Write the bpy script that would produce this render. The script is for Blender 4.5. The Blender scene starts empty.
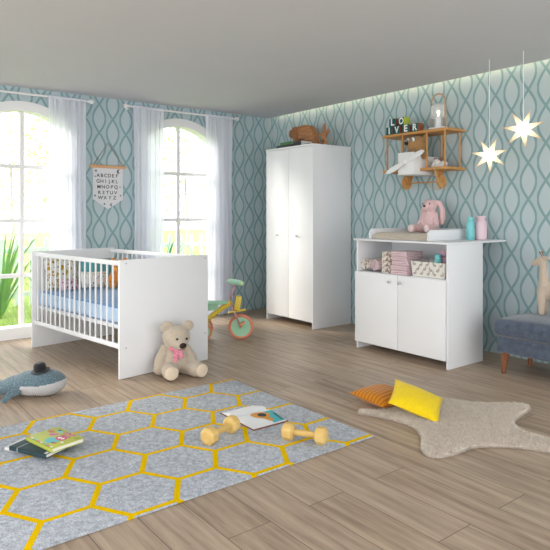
import bpy, bmesh, math, random
from mathutils import Vector, Matrix, Euler, noise
R = math.radians
PI = math.pi
sc = bpy.context.scene
COL = sc.collection
random.seed(7)

# ------------------------------------------------------------------ materials
def lin(c):
    out = []
    for v in c[:3]:
        v = v / 255.0
        out.append(v / 12.92 if v <= 0.04045 else ((v + 0.055) / 1.055) ** 2.4)
    return (out[0], out[1], out[2], 1.0)

MATS = {}
def new_mat(name):
    m = bpy.data.materials.new(name)
    m.use_nodes = True
    nt = m.node_tree
    for n in list(nt.nodes):
        nt.nodes.remove(n)
    out = nt.nodes.new('ShaderNodeOutputMaterial')
    MATS[name] = m
    return m, nt, out

def N(nt, kind, **kw):
    n = nt.nodes.new(kind)
    for k, v in kw.items():
        setattr(n, k, v)
    return n

def mth(nt, op, a, b=None, c=None):
    n = nt.nodes.new('ShaderNodeMath'); n.operation = op
    for i, v in enumerate((a, b, c)):
        if v is None: continue
        if isinstance(v, (int, float)): n.inputs[i].default_value = v
        else: nt.links.new(v, n.inputs[i])
    return n.outputs[0]

def mixc(nt, fac, a, b, mode='MIX'):
    n = nt.nodes.new('ShaderNodeMix'); n.data_type = 'RGBA'; n.blend_type = mode
    for idx, v in ((0, fac), (6, a), (7, b)):
        if isinstance(v, (int, float)): n.inputs[idx].default_value = v
        elif isinstance(v, tuple): n.inputs[idx].default_value = v
        else: nt.links.new(v, n.inputs[idx])
    return n.outputs[2]

def principled(nt, out, col=None, rough=0.5, spec=0.4, sheen=0.0):
    p = nt.nodes.new('ShaderNodeBsdfPrincipled')
    if isinstance(col, tuple): p.inputs['Base Color'].default_value = col
    elif col is not None: nt.links.new(col, p.inputs['Base Color'])
    p.inputs['Roughness'].default_value = rough
    p.inputs['Specular IOR Level'].default_value = spec
    p.inputs['Sheen Weight'].default_value = sheen
    nt.links.new(p.outputs[0], out.inputs['Surface'])
    return p

def objco(nt):
    return nt.nodes.new('ShaderNodeTexCoord').outputs['Object']

def noise_tex(nt, vec, scale, detail=3.0, rough=0.55):
    n = nt.nodes.new('ShaderNodeTexNoise')
    n.inputs['Scale'].default_value = scale
    n.inputs['Detail'].default_value = detail
    n.inputs['Roughness'].default_value = rough
    nt.links.new(vec, n.inputs['Vector'])
    return n.outputs['Fac']

def mapping(nt, vec, scale=(1, 1, 1), loc=(0, 0, 0), rot=(0, 0, 0)):
    m = nt.nodes.new('ShaderNodeMapping')
    m.inputs['Scale'].default_value = scale
    m.inputs['Location'].default_value = loc
    m.inputs['Rotation'].default_value = rot
    nt.links.new(vec, m.inputs['Vector'])
    return m.outputs[0]

def bump(nt, p, height, strength=0.3, dist=0.01):
    b = nt.nodes.new('ShaderNodeBump')
    b.inputs['Strength'].default_value = strength
    b.inputs['Distance'].default_value = dist
    nt.links.new(height, b.inputs['Height'])
    nt.links.new(b.outputs[0], p.inputs['Normal'])

def ramp(nt, fac, stops):
    r = nt.nodes.new('ShaderNodeValToRGB')
    el = r.color_ramp.elements
    el[0].position, el[0].color = stops[0]
    el[1].position, el[1].color = stops[-1]
    for pos, col in stops[1:-1]:
        e = el.new(pos); e.color = col
    nt.links.new(fac, r.inputs[0])
    return r.outputs[0]

def shade(c, f):
    return tuple(max(0, min(255, v * f)) for v in c)

def plain(name, c, rough=0.5, spec=0.4, var=0.03, scale=12.0, sheen=0.0, bmp=0.0, bscale=150.0, metal=0.0):
    if name in MATS: return MATS[name]
    m, nt, out = new_mat(name)
    co = objco(nt)
    f = noise_tex(nt, co, scale)
    col = mixc(nt, f, lin(shade(c, 1 - var)), lin(shade(c, 1 + var)))
    p = principled(nt, out, col, rough, spec, sheen)
    p.inputs['Metallic'].default_value = metal
    if bmp:
        bump(nt, p, noise_tex(nt, co, bscale, 2.0), bmp, 0.004)
    return m

def plush(name, c, var=0.12, scale=60.0):
    return plain(name, c, 0.95, 0.1, var, scale, 0.35, 0.6, 260.0)

def wood(name, c, c2, axis='X', scale=14.0):
    if name in MATS: return MATS[name]
    m, nt, out = new_mat(name)
    co = objco(nt)
    s = {'X': (0.6, 7, 7), 'Y': (7, 0.6, 7), 'Z': (7, 7, 0.6)}[axis]
    f = noise_tex(nt, mapping(nt, co, s), scale / 3.0, 5.0, 0.6)
    col = ramp(nt, f, [(0.3, lin(c2)), (0.7, lin(c))])
    p = principled(nt, out, col, 0.5, 0.35)
    bump(nt, p, f, 0.08, 0.002)
    return m

def emis(name, c, strength):
    m, nt, out = new_mat(name)
    e = nt.nodes.new('ShaderNodeEmission')
    e.inputs['Color'].default_value = lin(c)
    e.inputs['Strength'].default_value = strength
    nt.links.new(e.outputs[0], out.inputs['Surface'])
    return m

WHITE = plain('white_lacquer', (236, 237, 239), 0.38, 0.4, 0.008, 5.0)
WHITE_M = plain('white_matt', (232, 232, 232), 0.6, 0.3, 0.01, 5.0)
METAL = plain('brushed_metal', (205, 205, 207), 0.32, 0.5, 0.02, 40.0, metal=0.9)
BLACK = plain('black_plastic', (18, 17, 18), 0.35, 0.5, 0.02)
DARKGREY = plain('dark_felt', (38, 38, 42), 0.85, 0.2, 0.15, 80.0, 0.2)

# ------------------------------------------------------------------ geometry helpers
def merge(bm, t, mx=None):
    if mx is not None: t.transform(mx)
    me = bpy.data.meshes.new('tmp')
    t.to_mesh(me); t.free()
    bm.from_mesh(me)
    bpy.data.meshes.remove(me)

def rotm(rot):
    return Euler(rot).to_matrix().to_4x4() if rot else Matrix.Identity(4)

def box(bm, c, s, rot=None, bev=0.0, seg=2):
    t = bmesh.new()
    bmesh.ops.create_cube(t, size=1.0)
    bmesh.ops.scale(t, vec=s, verts=t.verts)
    if bev:
        bmesh.ops.bevel(t, geom=list(t.edges), offset=bev, segments=seg, affect='EDGES', profile=0.5)
    merge(bm, t, Matrix.Translation(c) @ rotm(rot))
    return bm

def bbox(bm, lo, hi, bev=0.0, seg=2):
    c = [(a + b) / 2 for a, b in zip(lo, hi)]
    s = [abs(b - a) for a, b in zip(lo, hi)]
    return box(bm, c, s, None, bev, seg)

def cyl(bm, p0, p1, r0, r1=None, seg=16):
    if r1 is None: r1 = r0
    p0, p1 = Vector(p0), Vector(p1)
    d = p1 - p0
    q = d.to_track_quat('Z', 'Y').to_matrix().to_4x4()
    t = bmesh.new()
    bmesh.ops.create_cone(t, cap_ends=True, segments=seg, radius1=r0, radius2=r1, depth=d.length)
    merge(bm, t, Matrix.Translation((p0 + p1) / 2) @ q)
    return bm

def sph(bm, c, r, rot=None, seg=20):
    if isinstance(r, (int, float)): r = (r, r, r)
    t = bmesh.new()
    bmesh.ops.create_uvsphere(t, u_segments=seg, v_segments=max(8, seg * 2 // 3), radius=1.0)
    bmesh.ops.scale(t, vec=r, verts=t.verts)
    merge(bm, t, Matrix.Translation(c) @ rotm(rot))
    return bm

def tube(bm, pts, r, seg=8, closed=False):
    pts = [Vector(p) for p in pts]
    n = len(pts)
    rings = []
    ref = Vector((0, 0, 1))
    for i, p in enumerate(pts):
        if closed: d = pts[(i + 1) % n] - pts[i - 1]
        else: d = pts[min(i + 1, n - 1)] - pts[max(i - 1, 0)]
        d.normalize()
        a = d.cross(ref)
        if a.length < 1e-3: a = d.cross(Vector((1, 0, 0)))
        a.normalize(); b = d.cross(a).normalized()
        rr = r[i] if isinstance(r, (list, tuple)) else r
        rings.append([bm.verts.new(p + (a * math.cos(2 * PI * k / seg) + b * math.sin(2 * PI * k / seg)) * rr) for k in range(seg)])
    m = n if closed else n - 1
    for i in range(m):
        A, B = rings[i], rings[(i + 1) % n]
        for k in range(seg):
            bm.faces.new((A[k], A[(k + 1) % seg], B[(k + 1) % seg], B[k]))
    if not closed:
        bm.faces.new(rings[0]); bm.faces.new(list(reversed(rings[-1])))
    return bm

def lathe(bm, prof, c=(0, 0, 0), seg=24, mx=None):
    t = bmesh.new()
    rings = []
    for r, z in prof:
        rings.append([t.verts.new((r * math.cos(2 * PI * k / seg), r * math.sin(2 * PI * k / seg), z)) for k in range(seg)])
    for A, B in zip(rings, rings[1:]):
        for k in range(seg):
            t.faces.new((A[k], A[(k + 1) % seg], B[(k + 1) % seg], B[k]))
    t.faces.new(list(reversed(rings[0]))); t.faces.new(rings[-1])
    merge(bm, t, Matrix.Translation(c) @ (mx or Matrix.Identity(4)))
    return bm

def prism(bm, poly, t0, t1, mx=None, bev=0.0):
    """polygon in XY extruded in Z from t0 to t1, then placed by mx"""
    t = bmesh.new()
    A = [t.verts.new((x, y, t0)) for x, y in poly]
    B = [t.verts.new((x, y, t1)) for x, y in poly]
    n = len(poly)
    t.faces.new(list(reversed(A))); t.faces.new(B)
    for i in range(n):
        t.faces.new((A[i], A[(i + 1) % n], B[(i + 1) % n], B[i]))
    bmesh.ops.recalc_face_normals(t, faces=t.faces)
    if bev:
        bmesh.ops.bevel(t, geom=list(t.edges), offset=bev, segments=2, affect='EDGES', profile=0.5)
    merge(bm, t, mx)
    return bm

XZ = Matrix.Rotation(R(90), 4, 'X')          # XY polygon -> XZ plane, extrusion toward -Y
YZ = Matrix(((0, 0, 1, 0), (1, 0, 0, 0), (0, 1, 0, 0), (0, 0, 0, 1)))   # XY polygon -> YZ plane, extrusion toward +X

def spline(pts, n=8, closed=True):
    out = []
    m = len(pts)
    P = [Vector(p) for p in pts]
    for i in range(m if closed else m - 1):
        if closed: a, b, c, d = P[i - 1], P[i], P[(i + 1) % m], P[(i + 2) % m]
        else: a, b, c, d = P[max(i - 1, 0)], P[i], P[i + 1], P[min(i + 2, m - 1)]
        for k in range(n):
            t = k / n
            out.append(0.5 * ((2 * b) + (c - a) * t + (2 * a - 5 * b + 4 * c - d) * t * t + (3 * b - a - 3 * c + d) * t ** 3))
    if not closed: out.append(P[-1].copy())
    return out

def obj(name, bm, mat, parent=None, world=False, ang=35, loc=None, rot=None):
    me = bpy.data.meshes.new(name)
    if world and parent is not None:
        bm.transform(Matrix.Translation(-parent.location))
    bm.to_mesh(me); bm.free()
    return mobj(name, me, mat, parent, ang, loc, rot)

def mobj(name, me, mat, parent=None, ang=35, loc=None, rot=None):
    o = bpy.data.objects.new(name, me)
    COL.objects.link(o)
    for m in (mat if isinstance(mat, (list, tuple)) else [mat]):
        me.materials.append(m)
    for p in me.polygons: p.use_smooth = True
    if ang < 180: me.set_sharp_from_angle(angle=R(ang))
    if parent is not None: o.parent = parent
    if loc: o.location = loc
    if rot: o.rotation_euler = rot
    return o

def thing(name, label, cat, loc=(0, 0, 0), rotz=0.0, group=None, rot=None):
    o = bpy.data.objects.new(name, None)
    o.empty_display_size = 0.05
    COL.objects.link(o)
    o.location = loc
    o.rotation_euler = rot if rot else (0, 0, rotz)
    return tag(o, label, cat, group)

def tag(o, label=None, cat=None, group=None, kind=None):
    if label: o['label'] = label
    if cat: o['category'] = cat
    if group: o['group'] = group
    if kind: o['kind'] = kind
    return o

def dup(root, loc=None, rotz=None, label=None, group=None):
    r = root.copy(); COL.objects.link(r)
    if loc is not None: r.location = loc
    if rotz is not None: r.rotation_euler = (0, 0, rotz)
    if label: r['label'] = label
    if group: r['group'] = group
    for ch in list(root.children):
        c = ch.copy(); COL.objects.link(c); c.parent = r
        for g in ch.children:
            d = g.copy(); COL.objects.link(d); d.parent = c
    return r

def limb(bm, p0, p1, r0, r1, n=8):
    p0, p1 = Vector(p0), Vector(p1)
    for i in range(n + 1):
        t = i / n
        sph(bm, p0.lerp(p1, t), r0 + (r1 - r0) * t, None, 12)

def blob_mesh(bm, voxel=0.006, smooth=6):
    """fuse overlapping closed shapes into one continuous skin"""
    me = bpy.data.meshes.new('blob')
    bm.to_mesh(me); bm.free()
    o = bpy.data.objects.new('blob', me); COL.objects.link(o)
    md = o.modifiers.new('r', 'REMESH'); md.mode = 'VOXEL'; md.voxel_size = voxel
    dg = bpy.context.evaluated_depsgraph_get()
    m2 = bpy.data.meshes.new_from_object(o.evaluated_get(dg))
    bpy.data.objects.remove(o); bpy.data.meshes.remove(me)
    b = bmesh.new(); b.from_mesh(m2); bpy.data.meshes.remove(m2)
    for _ in range(smooth):
        bmesh.ops.smooth_vert(b, verts=b.verts, factor=0.5, use_axis_x=True, use_axis_y=True, use_axis_z=True)
    return b

def split(bm, test):
    """return two bmeshes: faces where test(centre) is true, and the rest"""
    a = bm.copy()
    bmesh.ops.delete(a, geom=[f for f in a.faces if not test(f.calc_center_median())], context='FACES')
    bmesh.ops.delete(bm, geom=[f for f in bm.faces if test(f.calc_center_median())], context='FACES')
    return a, bm

def text_bm(s, size, depth=0.0008, align='CENTER', bold=0.0):
    cu = bpy.data.curves.new('t', 'FONT')
    cu.body = s; cu.size = size; cu.extrude = depth; cu.align_x = align; cu.align_y = 'CENTER'
    cu.offset = bold
    cu.resolution_u = 4
    o = bpy.data.objects.new('t', cu); COL.objects.link(o)
    dg = bpy.context.evaluated_depsgraph_get()
    me = bpy.data.meshes.new_from_object(o.evaluated_get(dg))
    bpy.data.objects.remove(o); bpy.data.curves.remove(cu)
    b = bmesh.new(); b.from_mesh(me); bpy.data.meshes.remove(me)
    return b

def pillow_bm(w, h, t, n=18, pinch=0.06):
    bm = bmesh.new()
    rows = {}
    for side in (1, -1):
        for i in range(n + 1):
            for j in range(n + 1):
                u, v = 2 * i / n - 1, 2 * j / n - 1
                edge = i in (0, n) or j in (0, n)
                if edge and side == -1:
                    rows[(side, i, j)] = rows[(1, i, j)]; continue
                k = ((1 - abs(u) ** 2.6) * (1 - abs(v) ** 2.6)) ** 0.55
                x = u * w / 2 * (1 - pinch * (1 - abs(v) ** 2) * abs(u) ** 2)
                y = v * h / 2 * (1 - pinch * (1 - abs(u) ** 2) * abs(v) ** 2)
                z = side * t / 2 * k + 0.006 * k * noise.noise((u * 2.2 + w * 9, v * 2.2, side * 3.0))
                rows[(side, i, j)] = bm.verts.new((x, y, z))
        for i in range(n):
            for j in range(n):
                q = [rows[(side, i, j)], rows[(side, i + 1, j)], rows[(side, i + 1, j + 1)], rows[(side, i, j + 1)]]
                bm.faces.new(q if side == 1 else list(reversed(q)))
    return bm

def pillow_seam(w, h, pinch=0.06, r=0.003, n=18):
    pts = []
    def pt(u, v):
        return (u * w / 2 * (1 - pinch * (1 - abs(v) ** 2) * abs(u) ** 2), v * h / 2 * (1 - pinch * (1 - abs(u) ** 2) * abs(v) ** 2), 0)
    for k in range(n): pts.append(pt(-1 + 2 * k / n, -1))
    for k in range(n): pts.append(pt(1, -1 + 2 * k / n))
    for k in range(n): pts.append(pt(1 - 2 * k / n, 1))
    for k in range(n): pts.append(pt(-1, 1 - 2 * k / n))
    return tube(bmesh.new(), pts, r, 6, True)

# ------------------------------------------------------------------ camera
F, YAW, YH = 586.2139, 0.9097, 213.5
HC = 1.161
XW, YB, H = -5.768, 4.4426, 2.337
cam = bpy.data.cameras.new('camera')
cam.sensor_width = 36.0
cam.lens = F / 550.0 * 36.0
cam.shift_y = -(275.0 - YH) / 550.0
cam.clip_start = 0.05
co = bpy.data.objects.new('camera', cam)
COL.objects.link(co)
co.location = (0, 0, HC)
co.rotation_euler = (R(90), 0, YAW)
sc.camera = co

# ------------------------------------------------------------------ setting: materials
def wallpaper(name, axis, u0, z0):
    m, nt, out = new_mat(name)
    sp = nt.nodes.new('ShaderNodeSeparateXYZ')
    nt.links.new(objco(nt), sp.inputs[0])
    d, h = 0.1427, 0.290
    u = mth(nt, 'DIVIDE', mth(nt, 'SUBTRACT', sp.outputs[axis], u0), d)
    k = mth(nt, 'FLOOR', mth(nt, 'ADD', u, 0.5))
    lx = mth(nt, 'ABSOLUTE', mth(nt, 'SUBTRACT', u, k))
    ph = mth(nt, 'ADD', mth(nt, 'MULTIPLY', mth(nt, 'SUBTRACT', sp.outputs[2], z0), PI / h), mth(nt, 'MULTIPLY', k, PI / 2))
    s = mth(nt, 'ABSOLUTE', mth(nt, 'SINE', ph))
    c = mth(nt, 'COSINE', ph)
    A = 0.455
    dist = mth(nt, 'ABSOLUTE', mth(nt, 'SUBTRACT', lx, mth(nt, 'MULTIPLY', s, A)))
    slope = A * d * PI / h
    cs = mth(nt, 'MULTIPLY', c, slope)
    nrm = mth(nt, 'SQRT', mth(nt, 'ADD', mth(nt, 'MULTIPLY', cs, cs), 1.0))
    dm = mth(nt, 'MULTIPLY', mth(nt, 'DIVIDE', dist, nrm), d)
    mr = nt.nodes.new('ShaderNodeMapRange')
    nt.links.new(dm, mr.inputs['Value'])
    mr.inputs['From Min'].default_value = 0.0085
    mr.inputs['From Max'].default_value = 0.0120
    inside = mth(nt, 'LESS_THAN', lx, mth(nt, 'MULTIPLY', s, A))
    base = mixc(nt, inside, lin((179, 196, 201)), lin((187, 202, 206)))
    mott = noise_tex(nt, objco(nt), 9.0, 4.0)
    base = mixc(nt, mth(nt, 'MULTIPLY', mott, 0.16), base, lin((152, 168, 169)))
    col = mixc(nt, mr.outputs[0], lin((134, 166, 169)), base)
    principled(nt, out, col, 0.75, 0.2)
    return m

def floor_mat():
    m, nt, out = new_mat('oak_laminate')
    co = objco(nt)
    br = nt.nodes.new('ShaderNodeTexBrick')
    br.offset = 0.37; br.offset_frequency = 2
    br.inputs['Color1'].default_value = (0, 0, 0, 1)
    br.inputs['Color2'].default_value = (1, 1, 1, 1)
    br.inputs['Mortar'].default_value = (0.5, 0.5, 0.5, 1)
    br.inputs['Scale'].default_value = 1.0
    br.inputs['Mortar Size'].default_value = 0.0016
    br.inputs['Mortar Smooth'].default_value = 0.2
    br.inputs['Brick Width'].default_value = 1.28
    br.inputs['Row Height'].default_value = 0.192
    br.inputs['Bias'].default_value = 0.0
    nt.links.new(co, br.inputs['Vector'])
    rnd = nt.nodes.new('ShaderNodeSeparateColor')
    nt.links.new(br.outputs['Color'], rnd.inputs[0])
    off = nt.nodes.new('ShaderNodeCombineXYZ')
    nt.links.new(mth(nt, 'MULTIPLY', rnd.outputs[0], 37.0), off.inputs[2])
    vadd = nt.nodes.new('ShaderNodeVectorMath'); vadd.operation = 'ADD'
    nt.links.new(co, vadd.inputs[0]); nt.links.new(off.outputs[0], vadd.inputs[1])
    g1 = noise_tex(nt, mapping(nt, vadd.outputs[0], (0.9, 13, 1)), 2.2, 6.0, 0.65)
    g2 = noise_tex(nt, mapping(nt, vadd.outputs[0], (3.0, 90, 1)), 2.0, 3.0, 0.6)
    c = ramp(nt, g1, [(0.30, lin((124, 104, 86))), (0.48, lin((170, 148, 126))), (0.72, lin((202, 181, 157)))])
    c = mixc(nt, mth(nt, 'MULTIPLY', g2, 0.35), c, lin((118, 100, 84)))
    c = mixc(nt, mth(nt, 'MULTIPLY', rnd.outputs[0], 0.30), c, lin((198, 180, 160)))
    c = mixc(nt, br.outputs['Fac'], c, lin((86, 72, 62)))
    p = principled(nt, out, c, 0.42, 0.35)
    bump(nt, p, mth(nt, 'SUBTRACT', g1, mth(nt, 'MULTIPLY', br.outputs['Fac'], 2.0)), 0.12, 0.003)
    return m

FLOOR = floor_mat()
PAPER_L = wallpaper('wallpaper_window_wall', 1, 3.948, 1.978)
PAPER_B = wallpaper('wallpaper_long_wall', 0, -2.723, 0.694)
CEIL = plain('ceiling_paint', (206, 206, 209), 0.85, 0.1, 0.01, 3.0)
LED = emis('warm_led', (255, 232, 190), 5.0)

X1, Y0 = 1.6, -2.6
o = obj('floor', bbox(bmesh.new(), (XW - 0.15, Y0, -0.08), (X1, YB + 0.15, 0.0)), FLOOR); tag(o, kind='structure')
bm = bmesh.new()
bbox(bm, (XW - 0.15, Y0, H), (X1, YB - 0.055, H + 0.06))
bbox(bm, (XW - 0.15, YB - 0.30, H + 0.13), (X1, YB, H + 0.16))
bbox(bm, (XW - 0.15, YB - 0.30, H + 0.06), (X1, YB - 0.27, H + 0.13))
o = obj('ceiling', bm, CEIL); tag(o, kind='structure')
o = obj('wall_back', bbox(bmesh.new(), (XW - 0.15, YB, 0), (X1, YB + 0.15, H + 0.16)), PAPER_B); tag(o, kind='structure')
o = obj('light_strip', bbox(bmesh.new(), (XW + 0.14, YB - 0.10, H + 0.10), (X1 - 0.1, YB - 0.03, H + 0.115)), LED)
tag(o, 'warm glowing strip of light along the ceiling edge above the long wall', 'light strip')

# windows ------------------------------------------------------------
WINDOWS = [(1, 1.504), (2, 3.152), (3, -0.144)]
def arch(yc, hw, ztop, rad, z0, n=20):
    """closed outline from lower left, up, over the arch, down to lower right"""
    zc = ztop - rad
    a = math.asin(min(1, hw / rad))
    pts = [(yc - hw, z0)]
    for i in range(n + 1):
        t = -a + 2 * a * i / n
        pts.append((yc + rad * math.sin(t), zc + rad * math.cos(t)))
    pts.append((yc + hw, z0))
    return pts

bm = bmesh.new()
holes = sorted((yc, arch(yc, 0.435, 2.165, 0.62, 0.0)) for k, yc in WINDOWS)
def wf(pts): bm.faces.new([bm.verts.new((XW, y, z)) for y, z in pts])
edge = Y0
for yc, a in holes:
    wf([(edge, 0), (a[0][0], 0), (a[0][0], H + 0.16), (edge, H + 0.16)])
    for p, q in zip(a[1:-1], a[2:-1]):
        wf([p, q, (q[0], H + 0.16), (p[0], H + 0.16)])
    edge = a[-1][0]
wf([(edge, 0), (YB, 0), (YB, H + 0.16), (edge, H + 0.16)])
bmesh.ops.remove_doubles(bm, verts=bm.verts, dist=1e-4)
ex = bmesh.ops.extrude_face_region(bm, geom=list(bm.faces))
bmesh.ops.translate(bm, vec=(-0.15, 0, 0), verts=[v for v in ex['geom'] if isinstance(v, bmesh.types.BMVert)])
bmesh.ops.recalc_face_normals(bm, faces=bm.faces)
o = obj('wall_left', bm, PAPER_L); tag(o, kind='structure')

m, nt, out = new_mat('window_glass')
tr = nt.nodes.new('ShaderNodeBsdfTransparent'); gl = nt.nodes.new('ShaderNodeBsdfGlossy'); gl.inputs['Roughness'].default_value = 0.02
mx = nt.nodes.new('ShaderNodeMixShader'); mx.inputs[0].default_value = 0.04
nt.links.new(tr.outputs[0], mx.inputs[1]); nt.links.new(gl.outputs[0], mx.inputs[2]); nt.links.new(mx.outputs[0], out.inputs['Surface'])
GLASS = m

def ring(outer, inner, x0, x1):
    b = bmesh.new()
    n = len(outer)
    V = [[b.verts.new((x, y, z)) for y, z in pts] for x in (x0, x1) for pts in (outer, inner)]
    o0, i0, o1, i1 = V
    for k in range(n):
        j = (k + 1) % n
        for A, B in ((o0, i0), (o1, i1), (o0, o1), (i0, i1)):
            b.faces.new((A[k], A[j], B[j], B[k]))
    bmesh.ops.recalc_face_normals(b, faces=b.faces)
    return b

for k, yc in WINDOWS:
    outer = arch(yc, 0.475, 2.207, 0.66, 0.0)
    inner = arch(yc, 0.395, 2.122, 0.575, 0.105)
    root = obj('window_%d' % k, ring(outer, inner, XW - 0.12, XW + 0.022), WHITE_M); tag(root, kind='structure')
    b = bmesh.new()
    bbox(b, (XW - 0.075, yc - 0.020, 0.1), (XW - 0.03, yc + 0.020, 2.12), 0.004)
    for z in (0.579, 1.092, 1.602):
        bbox(b, (XW - 0.072, yc - 0.40, z - 0.018), (XW - 0.033, yc + 0.40, z + 0.018), 0.004)
    obj('muntin', b, WHITE_M, root)
    b = bmesh.new()
    a = arch(yc, 0.41, 2.135, 0.59, 0.09)
    prism(b, a, 0, 0.004, Matrix.Translation((XW - 0.055, 0, 0)) @ YZ)
    obj('pane', b, GLASS, root)

# ------------------------------------------------------------------ curtains
m, nt, out = new_mat('sheer_voile')
co_ = objco(nt)
df = nt.nodes.new('ShaderNodeBsdfDiffuse'); tl = nt.nodes.new('ShaderNodeBsdfTranslucent'); tp = nt.nodes.new('ShaderNodeBsdfTransparent')
df.inputs['Color'].default_value = lin((250, 250, 252)); tl.inputs['Color'].default_value = lin((240, 244, 255))
m1 = nt.nodes.new('ShaderNodeMixShader'); m1.inputs[0].default_value = 0.5
m2 = nt.nodes.new('ShaderNodeMixShader'); m2.inputs[0].default_value = 0.06
nt.links.new(df.outputs[0], m1.inputs[1]); nt.links.new(tl.outputs[0], m1.inputs[2])
nt.links.new(m1.outputs[0], m2.inputs[1]); nt.links.new(tp.outputs[0], m2.inputs[2]); nt.links.new(m2.outputs[0], out.inputs['Surface'])
SHEER = m
XR = XW + 0.10
def curtain(y0, y1, seed, folds, label):
    rnd = random.Random(seed)
    bm = bmesh.new()
    nu, nv = folds * 14, 26
    phs = [rnd.uniform(-0.5, 0.5) for _ in range(folds + 2)]
    g = []
    for j in range(nv + 1):
        t = j / nv
        z = 2.272 - t * 2.262
        row = []
        for i in range(nu + 1):
            u = i / nu
            f = u * folds
            a = phs[int(f) % len(phs)] * (1 - (f % 1)) + phs[(int(f) + 1) % len(phs)] * (f % 1)
            amp = 0.012 + 0.016 * min(1, t * 2.0)
            x = XR + amp * math.sin(2 * PI * f + a * 1.4 + 0.25 * math.sin(t * 4 + seed)) + 0.005 * math.sin(4 * PI * f + seed)
            pin = 1 - 0.05 * math.sin(PI * min(1, t * 1.2))
            yc = (y0 + y1) / 2
            y = yc + (u - 0.5) * (y1 - y0) * pin + 0.008 * math.sin(2 * PI * f * 0.5 + t * 3)
            row.append(bm.verts.new((x, y, z)))
        g.append(row)
    for j in range(nv):
        for i in range(nu):
            bm.faces.new((g[j][i], g[j][i + 1], g[j + 1][i + 1], g[j + 1][i]))
    root = thing('curtain', label, 'curtain', (XR, (y0 + y1) / 2, 0.0), 0, 'sheer white curtains')
    obj('drape', bm, SHEER, root, True, 180)
    b = bmesh.new()
    tube(b, [(XR, y0 + 0.006, 2.262), (XR, y1 - 0.006, 2.262)], 0.0155, 10)
    obj('header', b, SHEER, root, True)
curtain(1.705, 2.060, 1, 6, 'sheer white curtain just left of the alphabet pennant')
curtain(2.550, 2.900, 2, 6, 'sheer white curtain between the alphabet pennant and the second window')
curtain(3.425, 3.785, 3, 7, 'sheer white curtain nearest the room corner behind the tricycle')

def rod(y0, y1, zf, label, brackets):
    root = thing('curtain_rod', label, 'curtain rod', (XR, (y0 + y1) / 2, 2.262), 0, 'white curtain rods')
    obj('pole', tube(bmesh.new(), [(XR, y0, 2.262), (XR, y1, 2.262)], 0.0105, 12), WHITE_M, root, True)
    for y, s in ((y0, -1), (y1, 1)):
        b = bmesh.new()
        cyl(b, (XR, y, 2.262), (XR, y + s * 0.018, 2.262), 0.015)
        sph(b, (XR, y + s * 0.036, 2.262), 0.024)
        obj('finial', b, WHITE_M, root, True)
    for y in brackets:
        b = bmesh.new()
        cyl(b, (XW + 0.001, y, 2.262), (XR, y, 2.262), 0.008)
        cyl(b, (XW, y, 2.262), (XW + 0.008, y, 2.262), 0.022)
        obj('bracket', b, WHITE_M, root, True)
rod(0.90, 2.085, 1, 'white curtain rod with ball end above the left window', (0.93, 2.072))
rod(2.51, 3.815, 1, 'white curtain rod with ball ends above the right window', (2.53, 3.80))

# ------------------------------------------------------------------ alphabet pennant
root = thing('wall_pennant', 'white alphabet pennant hanging from a wooden dowel between the windows', 'pennant', (XW + 0.012, 2.325, 1.20))
obj('cloth', prism(bmesh.new(), [(2.165, 1.632), (2.165, 1.306), (2.325, 1.205), (2.484, 1.306), (2.484, 1.632)], 0, 0.003, Matrix.Translation((XW + 0.008, 0, 0)) @ YZ),
    plain('pennant_cloth', (222, 222, 224), 0.9, 0.1, 0.02, 60), root, True)
obj('dowel', box(bmesh.new(), (XW + 0.014, 2.325, 1.637), (0.022, 0.385, 0.032), None, 0.007, 3), wood('pale_pine', (226, 184, 140), (200, 152, 106), 'Y'), root, True)
obj('cord', tube(bmesh.new(), [(XW + 0.014, 2.17, 1.65), (XW + 0.005, 2.325, 1.88), (XW + 0.014, 2.48, 1.65)], 0.0034, 6), plain('jute', (156, 134, 108), 0.9), root, True)
b = bmesh.new()
for i, (row, z) in enumerate((("ABCDEF", 1.545), ("GHIJKL", 1.487), ("MNOPQ", 1.430), ("RSTUV", 1.372), ("WXYZ", 1.320))):
    n = len(row); wdt = (0.196, 0.196, 0.18, 0.17, 0.15)[i]
    for j, ch in enumerate(row):
        y = 2.318 + (j / (n - 1) - 0.5) * wdt
        t = text_bm(ch, 0.050, 0.0006, bold=0.0006)
        merge(b, t, Matrix.Translation((XW + 0.0118, y, z)) @ YZ @ Matrix.Rotation(0.12 * math.sin(i * 3 + j * 2), 4, 'Z'))
obj('lettering', b, BLACK, root, True)
def crescent(y, z, r):
    b = bmesh.new()
    p = []
    for k in range(13):
        a = R(60) + R(240) * k / 12
        p.append((r * math.cos(a), r * math.sin(a)))
    for k in range(1, 12):
        a = R(300) - R(240) * k / 12
        p.append((r * 0.45 + r * 0.78 * math.cos(a) * 0.9, r * 0.85 * math.sin(a)))
    prism(b, p, 0, 0.0012, Matrix.Translation((XW + 0.0112, y, z)) @ YZ)
    obj('printed_moon', b, BLACK, root, True)
def wstar(y, z, r):
    b = bmesh.new()
    p = [((r if k % 2 == 0 else r * 0.45) * math.cos(PI / 2 + k * PI / 5), (r if k % 2 == 0 else r * 0.45) * math.sin(PI / 2 + k * PI / 5)) for k in range(10)]
    prism(b, p, 0, 0.0012, Matrix.Translation((XW + 0.0112, y, z)) @ YZ)
    obj('printed_star', b, BLACK, root, True)
crescent(2.44, 1.592, 0.022); crescent(2.362, 1.250, 0.016)
for y, z, r in ((2.197, 1.592, 0.014), (2.190, 1.535, 0.009), (2.452, 1.432, 0.009), (2.188, 1.342, 0.013), (2.458, 1.345, 0.011), (2.285, 1.258, 0.013)): wstar(y, z, r)

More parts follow.
